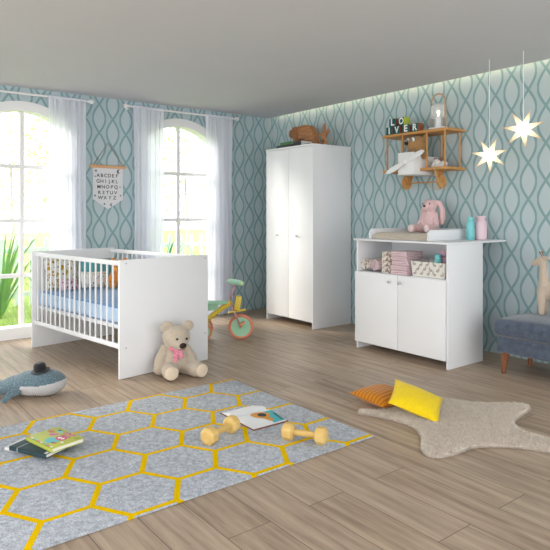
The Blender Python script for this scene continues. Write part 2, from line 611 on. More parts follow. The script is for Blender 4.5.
# ------------------------------------------------------------------ wardrobe
root = thing('wardrobe', 'tall white two-door wardrobe against the patterned wall', 'wardrobe', (-5.165, 3.897, 0))
W, D, HW = 0.773, 0.535, 1.863
for x in (0, W - 0.016):
    obj('side_panel', bbox(bmesh.new(), (x, 0.0, 0), (x + 0.016, D, HW - 0.016), 0.0012), WHITE, root)
obj('top_panel', bbox(bmesh.new(), (-0.003, -0.004, HW - 0.016), (W + 0.003, D, HW), 0.0015), WHITE, root)
obj('back_panel', bbox(bmesh.new(), (0.016, D - 0.008, 0.06), (W - 0.016, D - 0.001, HW - 0.016)), WHITE, root)
obj('bottom_panel', bbox(bmesh.new(), (0.016, 0.022, 0.062), (W - 0.016, D - 0.008, 0.078)), WHITE, root)
obj('plinth', bbox(bmesh.new(), (0.016, 0.30, 0.0), (W - 0.016, 0.316, 0.062)), WHITE, root)
def knob_bm(p, r=0.012):
    b = bmesh.new()
    cyl(b, p, (p[0], p[1] - 0.014, p[2]), 0.006, 0.005)
    lathe(b, [(0.006, 0.012), (r, 0.016), (r * 1.05, 0.022), (r * 0.8, 0.027), (0.001, 0.028)], p, 16, Matrix.Rotation(R(90), 4, 'X'))
    return b
for x0, x1, kx in ((0.0175, W / 2 - 0.0018, 0.208), (W / 2 + 0.0018, W - 0.0175, 0.533)):
    d = obj('door', bbox(bmesh.new(), (x0, 0.002, 0.066), (x1, 0.018, HW - 0.020), 0.0015), WHITE, root)
    obj('knob', knob_bm((kx, 0.002, 0.930)), METAL, d)

# things on the wardrobe
ZW = HW + 0.001
def closed_book(root, w, d, t, cm, pm=None):
    pm = pm or plain('book_paper', (236, 232, 224), 0.8, 0.1, 0.03, 200)
    b = bmesh.new()
    bbox(b, (-w / 2, -d / 2, 0), (w / 2, d / 2, 0.0025), 0.0006)
    bbox(b, (-w / 2, -d / 2, t - 0.0025), (w / 2, d / 2, t), 0.0006)
    bbox(b, (-w / 2, -d / 2, 0), (-w / 2 + 0.003, d / 2, t), 0.0006)
    c = obj('cover', b, cm, root)
    obj('pages', bbox(bmesh.new(), (-w / 2 + 0.003, -d / 2 + 0.004, 0.0026), (w / 2 - 0.005, d / 2 - 0.004, t - 0.0026)), pm, root)
    return c
GRP = 'flat books on the wardrobe'
root = thing('book', 'wide dark picture book lying flat under the green one atop the wardrobe', 'book', (-4.785, 3.985, ZW), R(90), GRP)
closed_book(root, 0.17, 0.41, 0.024, plain('charcoal_cover', (52, 52, 60), 0.5))
root = thing('book', 'green-covered book lying on the wide dark book atop the wardrobe', 'book', (-4.835, 3.985, ZW + 0.0245), R(92), GRP)
closed_book(root, 0.15, 0.20, 0.030, plain('green_cover', (64, 112, 62), 0.5))
root = thing('book', 'small dark book lying right of the green one atop the wardrobe', 'book', (-4.655, 3.985, ZW + 0.0245), R(88), GRP)
closed_book(root, 0.15, 0.135, 0.024, plain('slate_cover', (66, 62, 66), 0.5))
WALNUT = wood('carved_wood', (194, 138, 92), (144, 94, 58), 'X', 20)
WALNUT2 = wood('carved_wood_dark', (170, 114, 74), (122, 78, 48), 'Z', 20)
def px2(pts, x0, z0, sx, sz):
    return [((x - x0) / sx, -(y - z0) / sz) for x, y in pts]
root = thing('wooden_animal', 'brown carved wooden animal figure standing on top of the wardrobe', 'wooden figure', (-4.845, 4.17, ZW))
root.scale = (0.80, 1, 1.04)
# outlines in the figure's own frame (metres)
body = spline([(-0.12, 0.215), (-0.03, 0.238), (0.08, 0.242), (0.16, 0.222), (0.225, 0.16), (0.245, 0.10), (0.243, 0.0), (0.13, 0.0), (0.105, 0.05), (0.06, 0.088), (0.0, 0.105), (-0.07, 0.10), (-0.12, 0.11)], 5)
obj('body', prism(bmesh.new(), [(p.x, p.y) for p in [Vector((a[0], a[1])) for a in body]], -0.045, 0.045, XZ, 0.006), WALNUT, root)
head = spline([(-0.245, 0.155), (-0.235, 0.20), (-0.19, 0.215), (-0.165, 0.232), (-0.12, 0.238), (-0.07, 0.228), (-0.055, 0.17), (-0.062, 0.10), (-0.04, 0.05), (-0.052, 0.0), (-0.155, 0.0), (-0.15, 0.06), (-0.165, 0.125), (-0.215, 0.128)], 5)
obj('head', prism(bmesh.new(), [(a[0], a[1]) for a in head], -0.056, 0.056, XZ, 0.006), WALNUT2, root)
root = thing('wooden_starfish', 'small brown wooden starfish propped up on the right of the wardrobe top', 'wooden figure', (-4.475, 4.12, ZW), R(-12))
root.scale = (0.80, 0.80, 0.80)
pts = []
for k, (ang, rad) in enumerate(((82, 0.155), (24, 0.15), (-62, 0.135), (-122, 0.125), (168, 0.12))):
    a = R(ang)
    pts.append((rad * math.cos(a) + 0.016 * math.sin(a), rad * math.sin(a) - 0.016 * math.cos(a)) )
    pts.append((rad * math.cos(a) - 0.016 * math.sin(a), rad * math.sin(a) + 0.016 * math.cos(a)) )
angs = [82, 24, -62, -122, -192]
poly = []
for i, (a, rad) in enumerate(zip(angs, (0.155, 0.15, 0.135, 0.125, 0.12))):
    a_ = R(a)
    for s in (1, -1):
        poly.append((rad * math.cos(a_) - s * 0.012 * math.sin(a_), rad * math.sin(a_) + s * 0.012 * math.cos(a_)))
    nx = angs[(i + 1) % 5] if i < 4 else angs[0] - 360
    am = R((a + nx) / 2)
    poly.append((0.042 * math.cos(am), 0.042 * math.sin(am)))
b = prism(bmesh.new(), poly, -0.014, 0.014, Matrix.Translation((0, 0, 0.127)) @ XZ, 0.004)
obj('star', b, WALNUT, root)

# ------------------------------------------------------------------ changing table
CX, CY = -3.581, 3.682
root = thing('changing_table', 'white changing table with two doors, an open shelf and raised rails', 'changing table', (CX, CY, 0))
CW, CD, CH = 0.940, 0.448, 0.945
ct = root
for x in (0, CW - 0.018):
    obj('side_panel', bbox(bmesh.new(), (x, 0.0, 0), (x + 0.018, CD, CH - 0.016), 0.0012), WHITE, root)
obj('tabletop', bbox(bmesh.new(), (-0.016, -0.022, CH - 0.016), (CW + 0.014, YB - CY - 0.004, CH), 0.003), WHITE, root)
obj('shelf_board', bbox(bmesh.new(), (0.018, 0.004, 0.650), (CW - 0.018, CD - 0.008, 0.666)), WHITE, root)
obj('back_panel', bbox(bmesh.new(), (0.018, CD - 0.008, 0.04), (CW - 0.018, CD, CH - 0.016)), WHITE, root)
obj('bottom_panel', bbox(bmesh.new(), (0.018, 0.02, 0.06), (CW - 0.018, CD - 0.008, 0.076)), WHITE, root)
obj('plinth', bbox(bmesh.new(), (0.018, 0.30, 0.0), (CW - 0.018, 0.316, 0.06)), WHITE, root)
for x0, x1, kx in ((-0.002, CW / 2 - 0.002, 0.397), (CW / 2 + 0.002, CW - 0.018, 0.499)):
    d = obj('door', bbox(bmesh.new(), (x0, -0.017, 0.062), (x1, -0.001, 0.662), 0.0015), WHITE, root)
    obj('knob', knob_bm((kx, -0.017, 0.606)), METAL, d)
RX0, RX1, RY0, RY1 = 0.075, 0.690, 0.085, 0.735
def rail_poly(l, h, r=0.035, n=6):
    p = [(0, 0), (0, h - r)]
    for k in range(n + 1):
        a = PI - (PI / 2) * k / n
        p.append((r + r * math.cos(a), h - r + r * math.sin(a)))
    p += [(l, h), (l, 0)]
    return p
for x in (RX0, RX1):
    obj('rail', prism(bmesh.new(), rail_poly(RY1 - RY0, 0.085), -0.009, 0.009, Matrix.Translation((x, RY0, CH)) @ YZ, 0.002), WHITE, root)
obj('rail', bbox(bmesh.new(), (RX0 + 0.009, RY1 - 0.018, CH), (RX1 - 0.009, RY1, CH + 0.085), 0.002), WHITE, root)

# pad
bm = bmesh.new()
nu, nv = 24, 20
x0, x1, y0, y1 = CX + RX0 + 0.011, CX + RX1 - 0.011, CY + RY0 + 0.012, CY + RY1 - 0.02
g = []
for j in range(nv + 1):
    row = []
    for i in range(nu + 1):
        u, v = 2 * i / nu - 1, 2 * j / nv - 1
        e = (1 - abs(u) ** 10) * (1 - abs(v) ** 10)
        z = CH + 0.014 + 0.034 * e ** 0.4 + 0.014 * abs(u) ** 2.2 * e ** 0.4
        row.append(bm.verts.new((x0 + (u + 1) / 2 * (x1 - x0), y0 + (v + 1) / 2 * (y1 - y0), z)))
    g.append(row)
for j in range(nv):
    for i in range(nu):
        bm.faces.new((g[j][i], g[j][i + 1], g[j + 1][i + 1], g[j + 1][i]))
ex = bmesh.ops.extrude_edge_only(bm, edges=[e for e in bm.edges if e.is_boundary])
for v in [v for v in ex['geom'] if isinstance(v, bmesh.types.BMVert)]: v.co.z = CH + 0.001
bm.faces.new([v for v in sorted([v for v in bm.verts if abs(v.co.z - CH - 0.001) < 1e-5], key=lambda v: math.atan2(v.co.y - (y0 + y1) / 2, v.co.x - (x0 + x1) / 2))])
bmesh.ops.recalc_face_normals(bm, faces=bm.faces)
o = obj('changing_pad', bm, plush('pad_towelling', (206, 194, 176), 0.07)); tag(o, 'beige padded changing mat lying between the rails of the changing table', 'changing mat')

# bottles
def bottle(name, label, loc, r, h, mat, group):
    root = thing(name, label, 'bottle', loc, 0, group)
    b = bmesh.new()
    lathe(b, [(r * 0.9, 0), (r, 0.006), (r, h * 0.70), (r * 0.93, h * 0.76), (r * 0.62, h * 0.83)], seg=28)
    obj('body', b, mat, root)
    lathe(b2 := bmesh.new(), [(r * 0.62, h * 0.83), (r * 0.60, h * 0.92), (r * 0.78, h * 0.93), (r * 0.78, h), (r * 0.55, h)], seg=28)
    obj('cap', b2, mat, root)
    return root
TURQ = plain('turquoise_plastic', (122, 205, 208), 0.35, 0.4, 0.01)
PINK = plain('pink_plastic', (226, 200, 210), 0.35, 0.4, 0.01)
ZC = CH + 0.0005
bottle('bottle', 'slim turquoise bottle standing on the right end of the changing table', (-2.800, 4.200, ZC), 0.032, 0.186, TURQ, None)
bottle('bottle', 'wide pale pink bottle standing right of the turquoise one', (-2.757, 4.285, ZC), 0.047, 0.196, PINK, None)

# shelf contents
ZS = 0.6665
m, nt, out = new_mat('flower_towel')
co_ = objco(nt)
vo = nt.nodes.new('ShaderNodeTexVoronoi'); vo.inputs['Scale'].default_value = 42
nt.links.new(co_, vo.inputs['Vector'])
nz = noise_tex(nt, co_, 30)
c = ramp(nt, vo.outputs['Distance'], [(0.25, lin((178, 140, 146))), (0.36, lin((232, 224, 212)))])
c = mixc(nt, mth(nt, 'GREATER_THAN', nz, 0.58), c, lin((150, 132, 118)))
p = principled(nt, out, c, 0.95, 0.1, 0.3)
bump(nt, p, noise_tex(nt, co_, 260), 0.5, 0.004)
FLOWER = m
PINKT = plush('pink_towelling', (218, 192, 197), 0.08)
def roll(label, loc, rz, r, l, mat):
    root = thing('rolled_towel', label, 'towel', loc, rz, 'rolled towels on the open shelf')
    b = bmesh.new()
    t = []
    turns = 2.6; n = 60
    inner, outer = [], []
    for k in range(n + 1):
        a = 2 * PI * turns * k / n
        rr = 0.008 + (r - 0.008) * k / n
        outer.append((rr * math.cos(a), rr * math.sin(a)))
        rr2 = rr - (r - 0.008) / turns * 0.72
        inner.append((max(rr2, 0.001) * math.cos(a), max(rr2, 0.001) * math.sin(a)))
    V = [[b.verts.new((x, y, z)) for x, z in pts] for y in (-l / 2, l / 2) for pts in (outer, inner)]
    o0, i0, o1, i1 = V
    for k in range(n):
        for A, B in ((o0, i0), (o1, i1), (o0, o1), (i0, i1)):
            b.faces.new((A[k], A[k + 1], B[k + 1], B[k]))
    for k in (0, n):
        b.faces.new((o0[k], i0[k], i1[k], o1[k]))
    bmesh.ops.recalc_face_normals(b, faces=b.faces)
    bmesh.ops.translate(b, vec=(0, 0, r), verts=b.verts)
    obj('roll', b, mat, root)
roll('rolled flowered towel lying leftmost on the open shelf', (-3.486, 3.785, ZS), R(-12), 0.056, 0.17, FLOWER)
roll('rolled pink towel lying between the flowered roll and the folded stacks', (-3.378, 3.790, ZS), R(-12), 0.054, 0.17, PINKT)

def towel_bm(w, d, t):
    b = bmesh.new()
    # a cloth folded in three: soft front fold
    for k in range(2):
        box(b, (0, 0, t * (0.27 + 0.5 * k)), (w * (1 - 0.02 * k), d, t * 0.52), None, t * 0.24, 4)
    return b
def stack(n, x, y, w, d, t, mat, labels, grp, seed):
    rnd = random.Random(seed)
    for k in range(n):
        o = obj('folded_towel', towel_bm(w, d, t), mat, None, loc=(x + rnd.uniform(-.004, .004), y + rnd.uniform(-.006, .006), ZS + k * (t * 1.03 + 0.0004)), rot=(0, 0, rnd.uniform(-.03, .03)))
        tag(o, labels[k], 'towel', grp)
ordn = ['at the bottom', 'second from the bottom', 'third from the bottom', 'fourth from the bottom', 'at the top']
stack(4, -3.268, 3.80, 0.092, 0.20, 0.043, FLOWER, ['cream flowered towel %s of the narrow left stack' % w for w in (ordn[0], ordn[1], ordn[2], ordn[4])], 'stacked flowered towels', 3)
stack(5, -3.122, 3.80, 0.172, 0.21, 0.036, PINKT, ['pink folded towel %s of the stack beside the basket' % w for w in ordn], 'stacked pink towels', 4)

# rabbit basket
root = thing('fabric_basket', 'white fabric basket printed with grey rabbits on the open shelf', 'basket', (-2.853, 3.83, ZS))
bm = bmesh.new()
bw, bd, bh = 0.325, 0.24, 0.118
lo = [(-bw / 2 + 0.012, -bd / 2 + 0.01), (bw / 2 - 0.012, -bd / 2 + 0.01), (bw / 2 - 0.012, bd / 2 - 0.01), (-bw / 2 + 0.012, bd / 2 - 0.01)]
hi = [(-bw / 2, -bd / 2), (bw / 2, -bd / 2), (bw / 2, bd / 2), (-bw / 2, bd / 2)]
def loopv(pts, z, inset=0): return [bm.verts.new((x - math.copysign(inset, x), y - math.copysign(inset, y), z)) for x, y in pts]
L = [loopv(lo, 0), loopv(hi, bh), loopv(hi, bh, 0.006), loopv(lo, 0.006, 0.006)]
for A, B in zip(L, L[1:]):
    for k in range(4): bm.faces.new((A[k], A[(k + 1) % 4], B[(k + 1) % 4], B[k]))
bm.faces.new(list(reversed(L[0]))); bm.faces.new(L[-1])
bmesh.ops.bevel(bm, geom=list(bm.edges), offset=0.003, segments=2, affect='EDGES')
obj('basket_body', bm, plain('basket_canvas', (232, 228, 220), 0.9, 0.1, 0.02, 80, 0.2, 0.3, 300), root)
bm = bmesh.new()
def flat_ell(cx, cz, a, bb, rot=0, n=14):
    pts = []
    for k in range(n):
        t = 2 * PI * k / n
        x, z = a * math.cos(t), bb * math.sin(t)
        pts.append((cx + x * math.cos(rot) - z * math.sin(rot), cz + x * math.sin(rot) + z * math.cos(rot)))
    return pts
rnd = random.Random(5)
for r_ in range(3):
    for k in range(5):
        cx = -0.128 + k * 0.064 + (0.03 if r_ % 2 else 0) + rnd.uniform(-.004, .004)
        cz = 0.022 + r_ * 0.036 + rnd.uniform(-.003, .003)
        if abs(cx) > 0.142: continue
        s = rnd.choice((1, -1))
        for ex_, ez_, a, bb, ro in ((0, 0, .014, .010, 0), (s * .013, .009, .007, .006, 0), (s * .010, .020, .0025, .009, s * .2), (s * .016, .019, .0025, .008, -s * .35)):
            yy = -bd / 2 + 0.01 - 0.01 * (cz + ez_) / bh - 0.0012
            prism(bm, flat_ell(cx + ex_, cz + ez_, a, bb, ro), 0, 0.0009, Matrix.Translation((0, yy + 0.0004, 0)) @ XZ)
obj('rabbit_print', bm, plain('print_grey', (180, 172, 166), 0.9, 0.1), root)
obj('liner', bbox(bmesh.new(), (-bw / 2 + 0.015, -bd / 2 + 0.013, 0.007), (bw / 2 - 0.015, bd / 2 - 0.013, 0.012)), plain('basket_liner', (200, 196, 188), 0.9), root)
def jar(label, loc, r, h, mat):
    root = thing('toiletry_jar', label, 'jar', loc, 0, 'small jars in the rabbit basket')
    obj('body', lathe(bmesh.new(), [(r * .9, 0), (r, .004), (r, h * .7), (r * .7, h * .78)], seg=20), mat, root)
    obj('lid', lathe(bmesh.new(), [(r * .7, h * .78), (r * .85, h * .80), (r * .85, h), (r * .7, h)], seg=20), mat, root)
MAUVE = plain('mauve_plastic', (206, 164, 186), 0.4)
jar('mauve jar in the rabbit basket, behind the turquoise jar', (-2.812, 3.872, ZS + 0.0125), 0.038, 0.195, MAUVE)
jar('turquoise jar standing in front in the rabbit basket', (-2.815, 3.792, ZS + 0.0125), 0.030, 0.165, TURQ)

# ------------------------------------------------------------------ crib
KA = 0.1454
CRIB = (-5.291, 1.447)
def KW(l, w, z=0):
    c, s = math.cos(KA), math.sin(KA)
    return (CRIB[0] + l * c - w * s, CRIB[1] + l * s + w * c, z)
root = thing('crib', 'white baby crib with slatted sides and solid end panels by the window', 'crib', (CRIB[0], CRIB[1], 0), KA)
KL, KWD, KH = 1.42, 0.793, 0.835
for x in (0, KL - 0.02):
    p = obj('end_panel', bbox(bmesh.new(), (x, 0, 0.003), (x + 0.02, KWD, KH), 0.003), WHITE, root)
    xs = x + 0.02 if x else x
    for y, z in ((0.05, KH - 0.025), (KWD - 0.03, KH - 0.025), (0.05, 0.215), (KWD - 0.03, 0.215)):
        b = bmesh.new(); cyl(b, (xs - 0.001, y, z), (xs + (0.0025 if x else -0.0025), y, z), 0.0065)
        obj('screw_cap', b, METAL, p)
    for y in (0.06, KWD - 0.06):
        b = bmesh.new(); cyl(b, (x + 0.01, y, 0), (x + 0.01, y, 0.004), 0.009)
        obj('foot_pad', b, plain('grey_glide', (150, 150, 150)), p)
for y in (0.022, KWD - 0.044):
    obj('top_rail', bbox(bmesh.new(), (0.02, y, 0.792), (KL - 0.02, y + 0.022, 0.826), 0.005, 3), WHITE, root)
    obj('bottom_rail', bbox(bmesh.new(), (0.02, y, 0.204), (KL - 0.02, y + 0.022, 0.238), 0.004, 3), WHITE, root)
    n = 17
    for k in range(n):
        x = 0.062 + (KL - 0.124) * k / (n - 1)
        b = bmesh.new(); cyl(b, (x, y + 0.011, 0.236), (x, y + 0.011, 0.794), 0.0075, None, 12)
        obj('slat', b, WHITE, root)
b = bmesh.new()
for y in (0.052, KWD - 0.078):
    bbox(b, (0.022, y, 0.335), (KL - 0.022, y + 0.026, 0.364), 0.003)
for k in range(12):
    x = 0.08 + k * (KL - 0.2) / 11
    bbox(b, (x, 0.078, 0.348), (x + 0.05, KWD - 0.078, 0.362))
obj('bed_base', b, WHITE, root)

m, nt, out = new_mat('blue_sheet')
co_ = objco(nt)
sp = nt.nodes.new('ShaderNodeSeparateXYZ'); nt.links.new(co_, sp.inputs[0])
st = mth(nt, 'FRACT', mth(nt, 'MULTIPLY', sp.outputs[1], 26.0))
c = mixc(nt, mth(nt, 'LESS_THAN', st, 0.22), lin((112, 156, 206)), lin((190, 212, 236)))
p = principled(nt, out, c, 0.9, 0.1, 0.2)
bump(nt, p, noise_tex(nt, co_, 14, 3), 0.35, 0.02)
SHEET = m
t = thing('mattress', 'blue striped mattress lying in the white crib', 'mattress', KW(KL / 2, KWD / 2, 0.365), KA)
obj('sheet', bbox(bmesh.new(), (-KL / 2 + 0.03, -KWD / 2 + 0.052, 0), (KL / 2 - 0.03, KWD / 2 - 0.052, 0.125), 0.032, 5), SHEET, t)

def print_mat(name, base, cols, scale, thr=0.30):
    m, nt, out = new_mat(name)
    co_ = objco(nt)
    c = lin(base)
    for i, (cc, th) in enumerate(cols):
        vo = nt.nodes.new('ShaderNodeTexVoronoi'); vo.inputs['Scale'].default_value = scale * (1 + 0.3 * i)
        nt.links.new(mapping(nt, co_, (1, 1, 1), (i * 3.3, i * 1.7, 0)), vo.inputs['Vector'])
        c = mixc(nt, mth(nt, 'LESS_THAN', vo.outputs['Distance'], th), c, lin(cc))
    p = principled(nt, out, c, 0.95, 0.1, 0.2)
    return m
ZM = 0.496
def pillow(label, l, w, rot, sz, mat, zc, cat='pillow', grp='pillows in the crib'):
    t = thing('pillow', label, cat, KW(l, w, zc), 0, grp, rot=rot)
    obj('cushion', pillow_bm(*sz), mat, t, ang=180)
    obj('seam', pillow_seam(sz[0], sz[1], r=0.002), mat, t, ang=180)
CAMDIR = 0.85
PR = KA + R(90)
pillow('white pillow with mustard print leaning at the left end of the crib', 0.105, 0.225, (R(78), 0, PR), (0.31, 0.28, 0.085), print_mat('mustard_print', (228, 224, 212), [((182, 150, 48), 0.42), ((60, 54, 50), 0.22)], 26), ZM + 0.136)
pillow('plain teal pillow leaning behind the dotted one in the crib', 0.095, 0.560, (R(80), 0, PR), (0.34, 0.25, 0.08), plush('teal_cotton', (96, 170, 176), 0.05), ZM + 0.121)
pillow('white pillow with small dots lying before the teal one', 0.225, 0.475, (R(58), R(4), PR + R(4)), (0.30, 0.16, 0.075), print_mat('dotted_print', (236, 234, 228), [((90, 88, 92), 0.24), ((206, 176, 70), 0.16)], 34), ZM + 0.074)
pillow('small pink floral pillow between the mustard and dotted pillows', 0.222, 0.235, (R(52), 0, PR), (0.17, 0.11, 0.055), print_mat('pink_print', (222, 196, 206), [((150, 90, 130), 0.34), ((70, 60, 90), 0.2)], 38), ZM + 0.052)

# ------------------------------------------------------------------ plush builder
def plush_bear(root, S, mat, arms, legs, head, headtilt=(0, 0, 0), ears=1.0, voxel=0.006, face=True, sole=None, lean=0.0):
    """sitting bear, facing -Y; S scales; head = (x,y,z,r)"""
    bm = bmesh.new()
    sph(bm, (0, 0.005, 0.125), (0.082, 0.078, 0.120))
    sph(bm, (0, -0.012, 0.09), (0.088, 0.082, 0.085))
    hx, hy, hz, hr = head
    HM = Matrix.Translation((hx, hy, hz)) @ Euler(headtilt).to_matrix().to_4x4()
    hb = bmesh.new()
    sph(hb, (0, 0, 0), (hr, hr * 0.92, hr * 0.90))
    sph(hb, (0, -hr * 0.55, -hr * 0.22), (hr * 0.66, hr * 0.6, hr * 0.52))
    sph(hb, (0, -hr * 0.92, -hr * 0.30), (hr * 0.42, hr * 0.34, hr * 0.34))
    for s in (-1, 1):
        sph(hb, (s * hr * 0.80, hr * 0.12, hr * 0.80), (hr * 0.40 * ears, hr * 0.20, hr * 0.38 * ears), (0, s * 0.5, 0))
    merge(bm, hb, HM)
    limb(bm, (0, 0, 0.19), (hx, hy, hz - hr * .5), 0.05, 0.05, 4)
    for a in arms: 
        for p, q, r0, r1 in a: limb(bm, p, q, r0, r1)
    for l in legs:
        for p, q, r0, r1 in l: limb(bm, p, q, r0, r1)
    bm = blob_mesh(bm, voxel, 5)
    bm.transform(Matrix.Scale(S, 4))
    body = obj('body', bm, mat, root, ang=180)
    if face:
        fb = Matrix.Scale(S, 4) @ HM
        b = bmesh.new(); sph(b, (0, -hr * 1.24, -hr * 0.18), (hr * 0.26, hr * 0.14, hr * 0.22)); b.transform(fb)
        obj('nose', b, plain('nose_brown', (46, 32, 28), 0.5), root)
        for s in (-1, 1):
            b = bmesh.new(); sph(b, (s * hr * 0.36, -hr * 0.93, hr * 0.22), hr * 0.085); b.transform(fb)
            obj('eye', b, BLACK, root)
        b = bmesh.new()
        tube(b, [(-hr * .22, -hr * 1.16, -hr * .52), (0, -hr * 1.24, -hr * .46), (hr * .22, -hr * 1.16, -hr * .52)], hr * 0.018, 6)
        tube(b, [(0, -hr * 1.25, -hr * .30), (0, -hr * 1.24, -hr * .46)], hr * 0.018, 6); b.transform(fb)
        obj('mouth', b, plain('stitch_brown', (92, 70, 56)), root)
    return body

# teddy bear on the floor
TEDDY = plush('teddy_beige', (196, 182, 163), 0.08)
root = thing('teddy_bear', 'beige teddy bear with pink ribbon sitting against the crib end', 'teddy bear', (-3.815, 2.045, 0.0), R(73))
root.scale = (1.0, 1.0, 0.93)
arms = [[((-0.075, 0.0, 0.195), (-0.115, -0.02, 0.12), 0.036, 0.038), ((-0.115, -0.02, 0.12), (-0.125, -0.05, 0.055), 0.038, 0.042)],
        [((0.075, 0.0, 0.195), (0.11, -0.03, 0.13), 0.036, 0.038), ((0.11, -0.03, 0.13), (0.115, -0.08, 0.085), 0.038, 0.040)]]
legs = [[((-0.055, -0.03, 0.055), (-0.065, -0.155, 0.058), 0.055, 0.052), ((-0.065, -0.165, 0.064), (-0.068, -0.185, 0.066), 0.062, 0.060)],
        [((0.055, -0.03, 0.055), (0.115, -0.145, 0.055), 0.055, 0.052), ((0.118, -0.15, 0.062), (0.128, -0.172, 0.064), 0.062, 0.058)]]
plush_bear(root, 1.0, TEDDY, arms, legs, (0.004, -0.025, 0.288, 0.104), (R(12), R(4), R(13)), ears=1.2)
CREAM = plush('plush_cream', (226, 208, 184), 0.05)
for p, rz in (((-0.069, -0.236, 0.066), 0.05), ((0.150, -0.218, 0.064), 0.42)):
    b = bmesh.new(); sph(b, p, (0.048, 0.014, 0.050), (0, 0, rz)); obj('sole', b, CREAM, root)
RIB = print_mat('gingham_pink', (222, 130, 152), [((240, 190, 202), 0.3)], 90)
b = bmesh.new()
sph(b, (-0.034, -0.090, 0.212), (0.030, 0.012, 0.019), (0, 0.3, 0.2)); sph(b, (0.034, -0.090, 0.212), (0.030, 0.012, 0.019), (0, -0.3, -0.2)); sph(b, (0, -0.096, 0.210), (0.012, 0.011, 0.013))
box(b, (-0.012, -0.100, 0.160), (0.034, 0.006, 0.092), (R(-8), R(8), 0), 0.002); box(b, (0.020, -0.098, 0.172), (0.030, 0.006, 0.070), (R(-8), R(-14), 0), 0.002)
obj('ribbon', b, RIB, root)

# orange bear in crib
t = thing('plush_bear', 'orange brown plush bear sitting right of the pillows inside the crib', 'plush toy', KW(0.330, 0.655, ZM - 0.004), KA + R(62))
arms = [[((-0.075, 0, 0.19), (-0.11, -0.05, 0.11), 0.036, 0.04)], [((0.075, 0, 0.19), (0.11, -0.05, 0.11), 0.036, 0.04)]]
legs = [[((-0.055, -0.03, 0.05), (-0.085, -0.14, 0.052), 0.05, 0.052)], [((0.055, -0.03, 0.05), (0.085, -0.14, 0.052), 0.05, 0.052)]]
plush_bear(t, 0.66, plush('plush_orange', (214, 138, 54), 0.10), arms, legs, (0, -0.015, 0.29, 0.10), (R(8), 0, 0), voxel=0.008)

# ------------------------------------------------------------------ whale plush
root = thing('plush_whale', 'grey blue knitted whale plush with a small black hat on the floor', 'plush toy', (-3.868, 1.140, 0.0), R(54))
root.scale = (1.0, 1.0, 0.93)
bm = bmesh.new()
for c, r in (((0.0, 0, 0.088), (0.138, 0.118, 0.088)), ((-0.07, 0, 0.086), (0.135, 0.115, 0.084)), ((-0.15, 0, 0.072), (0.125, 0.095, 0.068)),
             ((-0.235, 0, 0.056), (0.11, 0.068, 0.050)), ((-0.32, 0, 0.044), (0.09, 0.045, 0.034))):
    sph(bm, c, r)
for s in (-1, 1):
    sph(bm, (-0.41, s * 0.045, 0.040), (0.045, 0.065, 0.014), (0, 0, s * -0.6))
bm = blob_mesh(bm, 0.006, 6)
def belly(c):
    return c.x > -0.115 and c.z < 0.094 + 0.30 * max(0, c.x) * 0.5
a, bdy = split(bm, belly)
m, nt, out = new_mat('knit_white')
co_ = objco(nt)
wv = nt.nodes.new('ShaderNodeTexWave'); wv.wave_type = 'BANDS'; wv.bands_direction = 'DIAGONAL'; wv.inputs['Scale'].default_value = 55; wv.inputs['Distortion'].default_value = 1.5
nt.links.new(co_, wv.inputs['Vector'])
c = mixc(nt, wv.outputs['Fac'], lin((168, 168, 170)), lin((226, 225, 224)))
p = principled(nt, out, c, 0.95, 0.1, 0.3); bump(nt, p, wv.outputs['Fac'], 0.6, 0.004)
KNITW = m
m, nt, out = new_mat('knit_blue')
co_ = objco(nt)
vo = nt.nodes.new('ShaderNodeTexVoronoi'); vo.inputs['Scale'].default_value = 130
nt.links.new(co_, vo.inputs['Vector'])
c = mixc(nt, vo.outputs['Distance'], lin((112, 134, 143)), lin((78, 99, 110)))
c = mixc(nt, mth(nt, 'GREATER_THAN', noise_tex(nt, co_, 120), 0.62), c, lin((138, 155, 163)))
p = principled(nt, out, c, 0.95, 0.1, 0.3); bump(nt, p, vo.outputs['Distance'], 0.6, 0.004)
KNITB = m
obj('body', bdy, KNITB, root, ang=180)
obj('belly', a, KNITW, root, ang=180)
b = bmesh.new()
fin = spline([(0, 0.02), (-0.03, 0.032), (-0.09, 0.02), (-0.135, -0.012), (-0.12, -0.022), (-0.05, -0.012), (0, -0.016)], 5)
prism(b, [(q[0], q[1]) for q in fin], -0.007, 0.007, Matrix.Translation((-0.115, -0.112, 0.066)) @ Euler((R(80), R(-30), R(22))).to_matrix().to_4x4(), 0.003)
obj('fin', b, KNITB, root)
b = bmesh.new(); sph(b, (-0.112, -0.098, 0.068), (0.014, 0.008, 0.020), (0, 0.2, 0.3)); obj('eye_patch', b, CREAM, root)
b = bmesh.new(); sph(b, (-0.110, -0.106, 0.062), 0.005); obj('eye', b, BLACK, root)
b = bmesh.new()
HAT = Matrix.Translation((-0.018, -0.02, 0.171)) @ Euler((R(8), R(-8), 0)).to_matrix().to_4x4()
lathe(b, [(0.002, 0.0), (0.050, -0.002), (0.054, 0.004), (0.050, 0.006), (0.036, 0.004), (0.036, 0.022), (0.033, 0.042), (0.022, 0.053), (0.002, 0.055)], seg=24)
b.transform(HAT @ Matrix.Scale(1.08, 4)); obj('hat', b, DARKGREY, root)

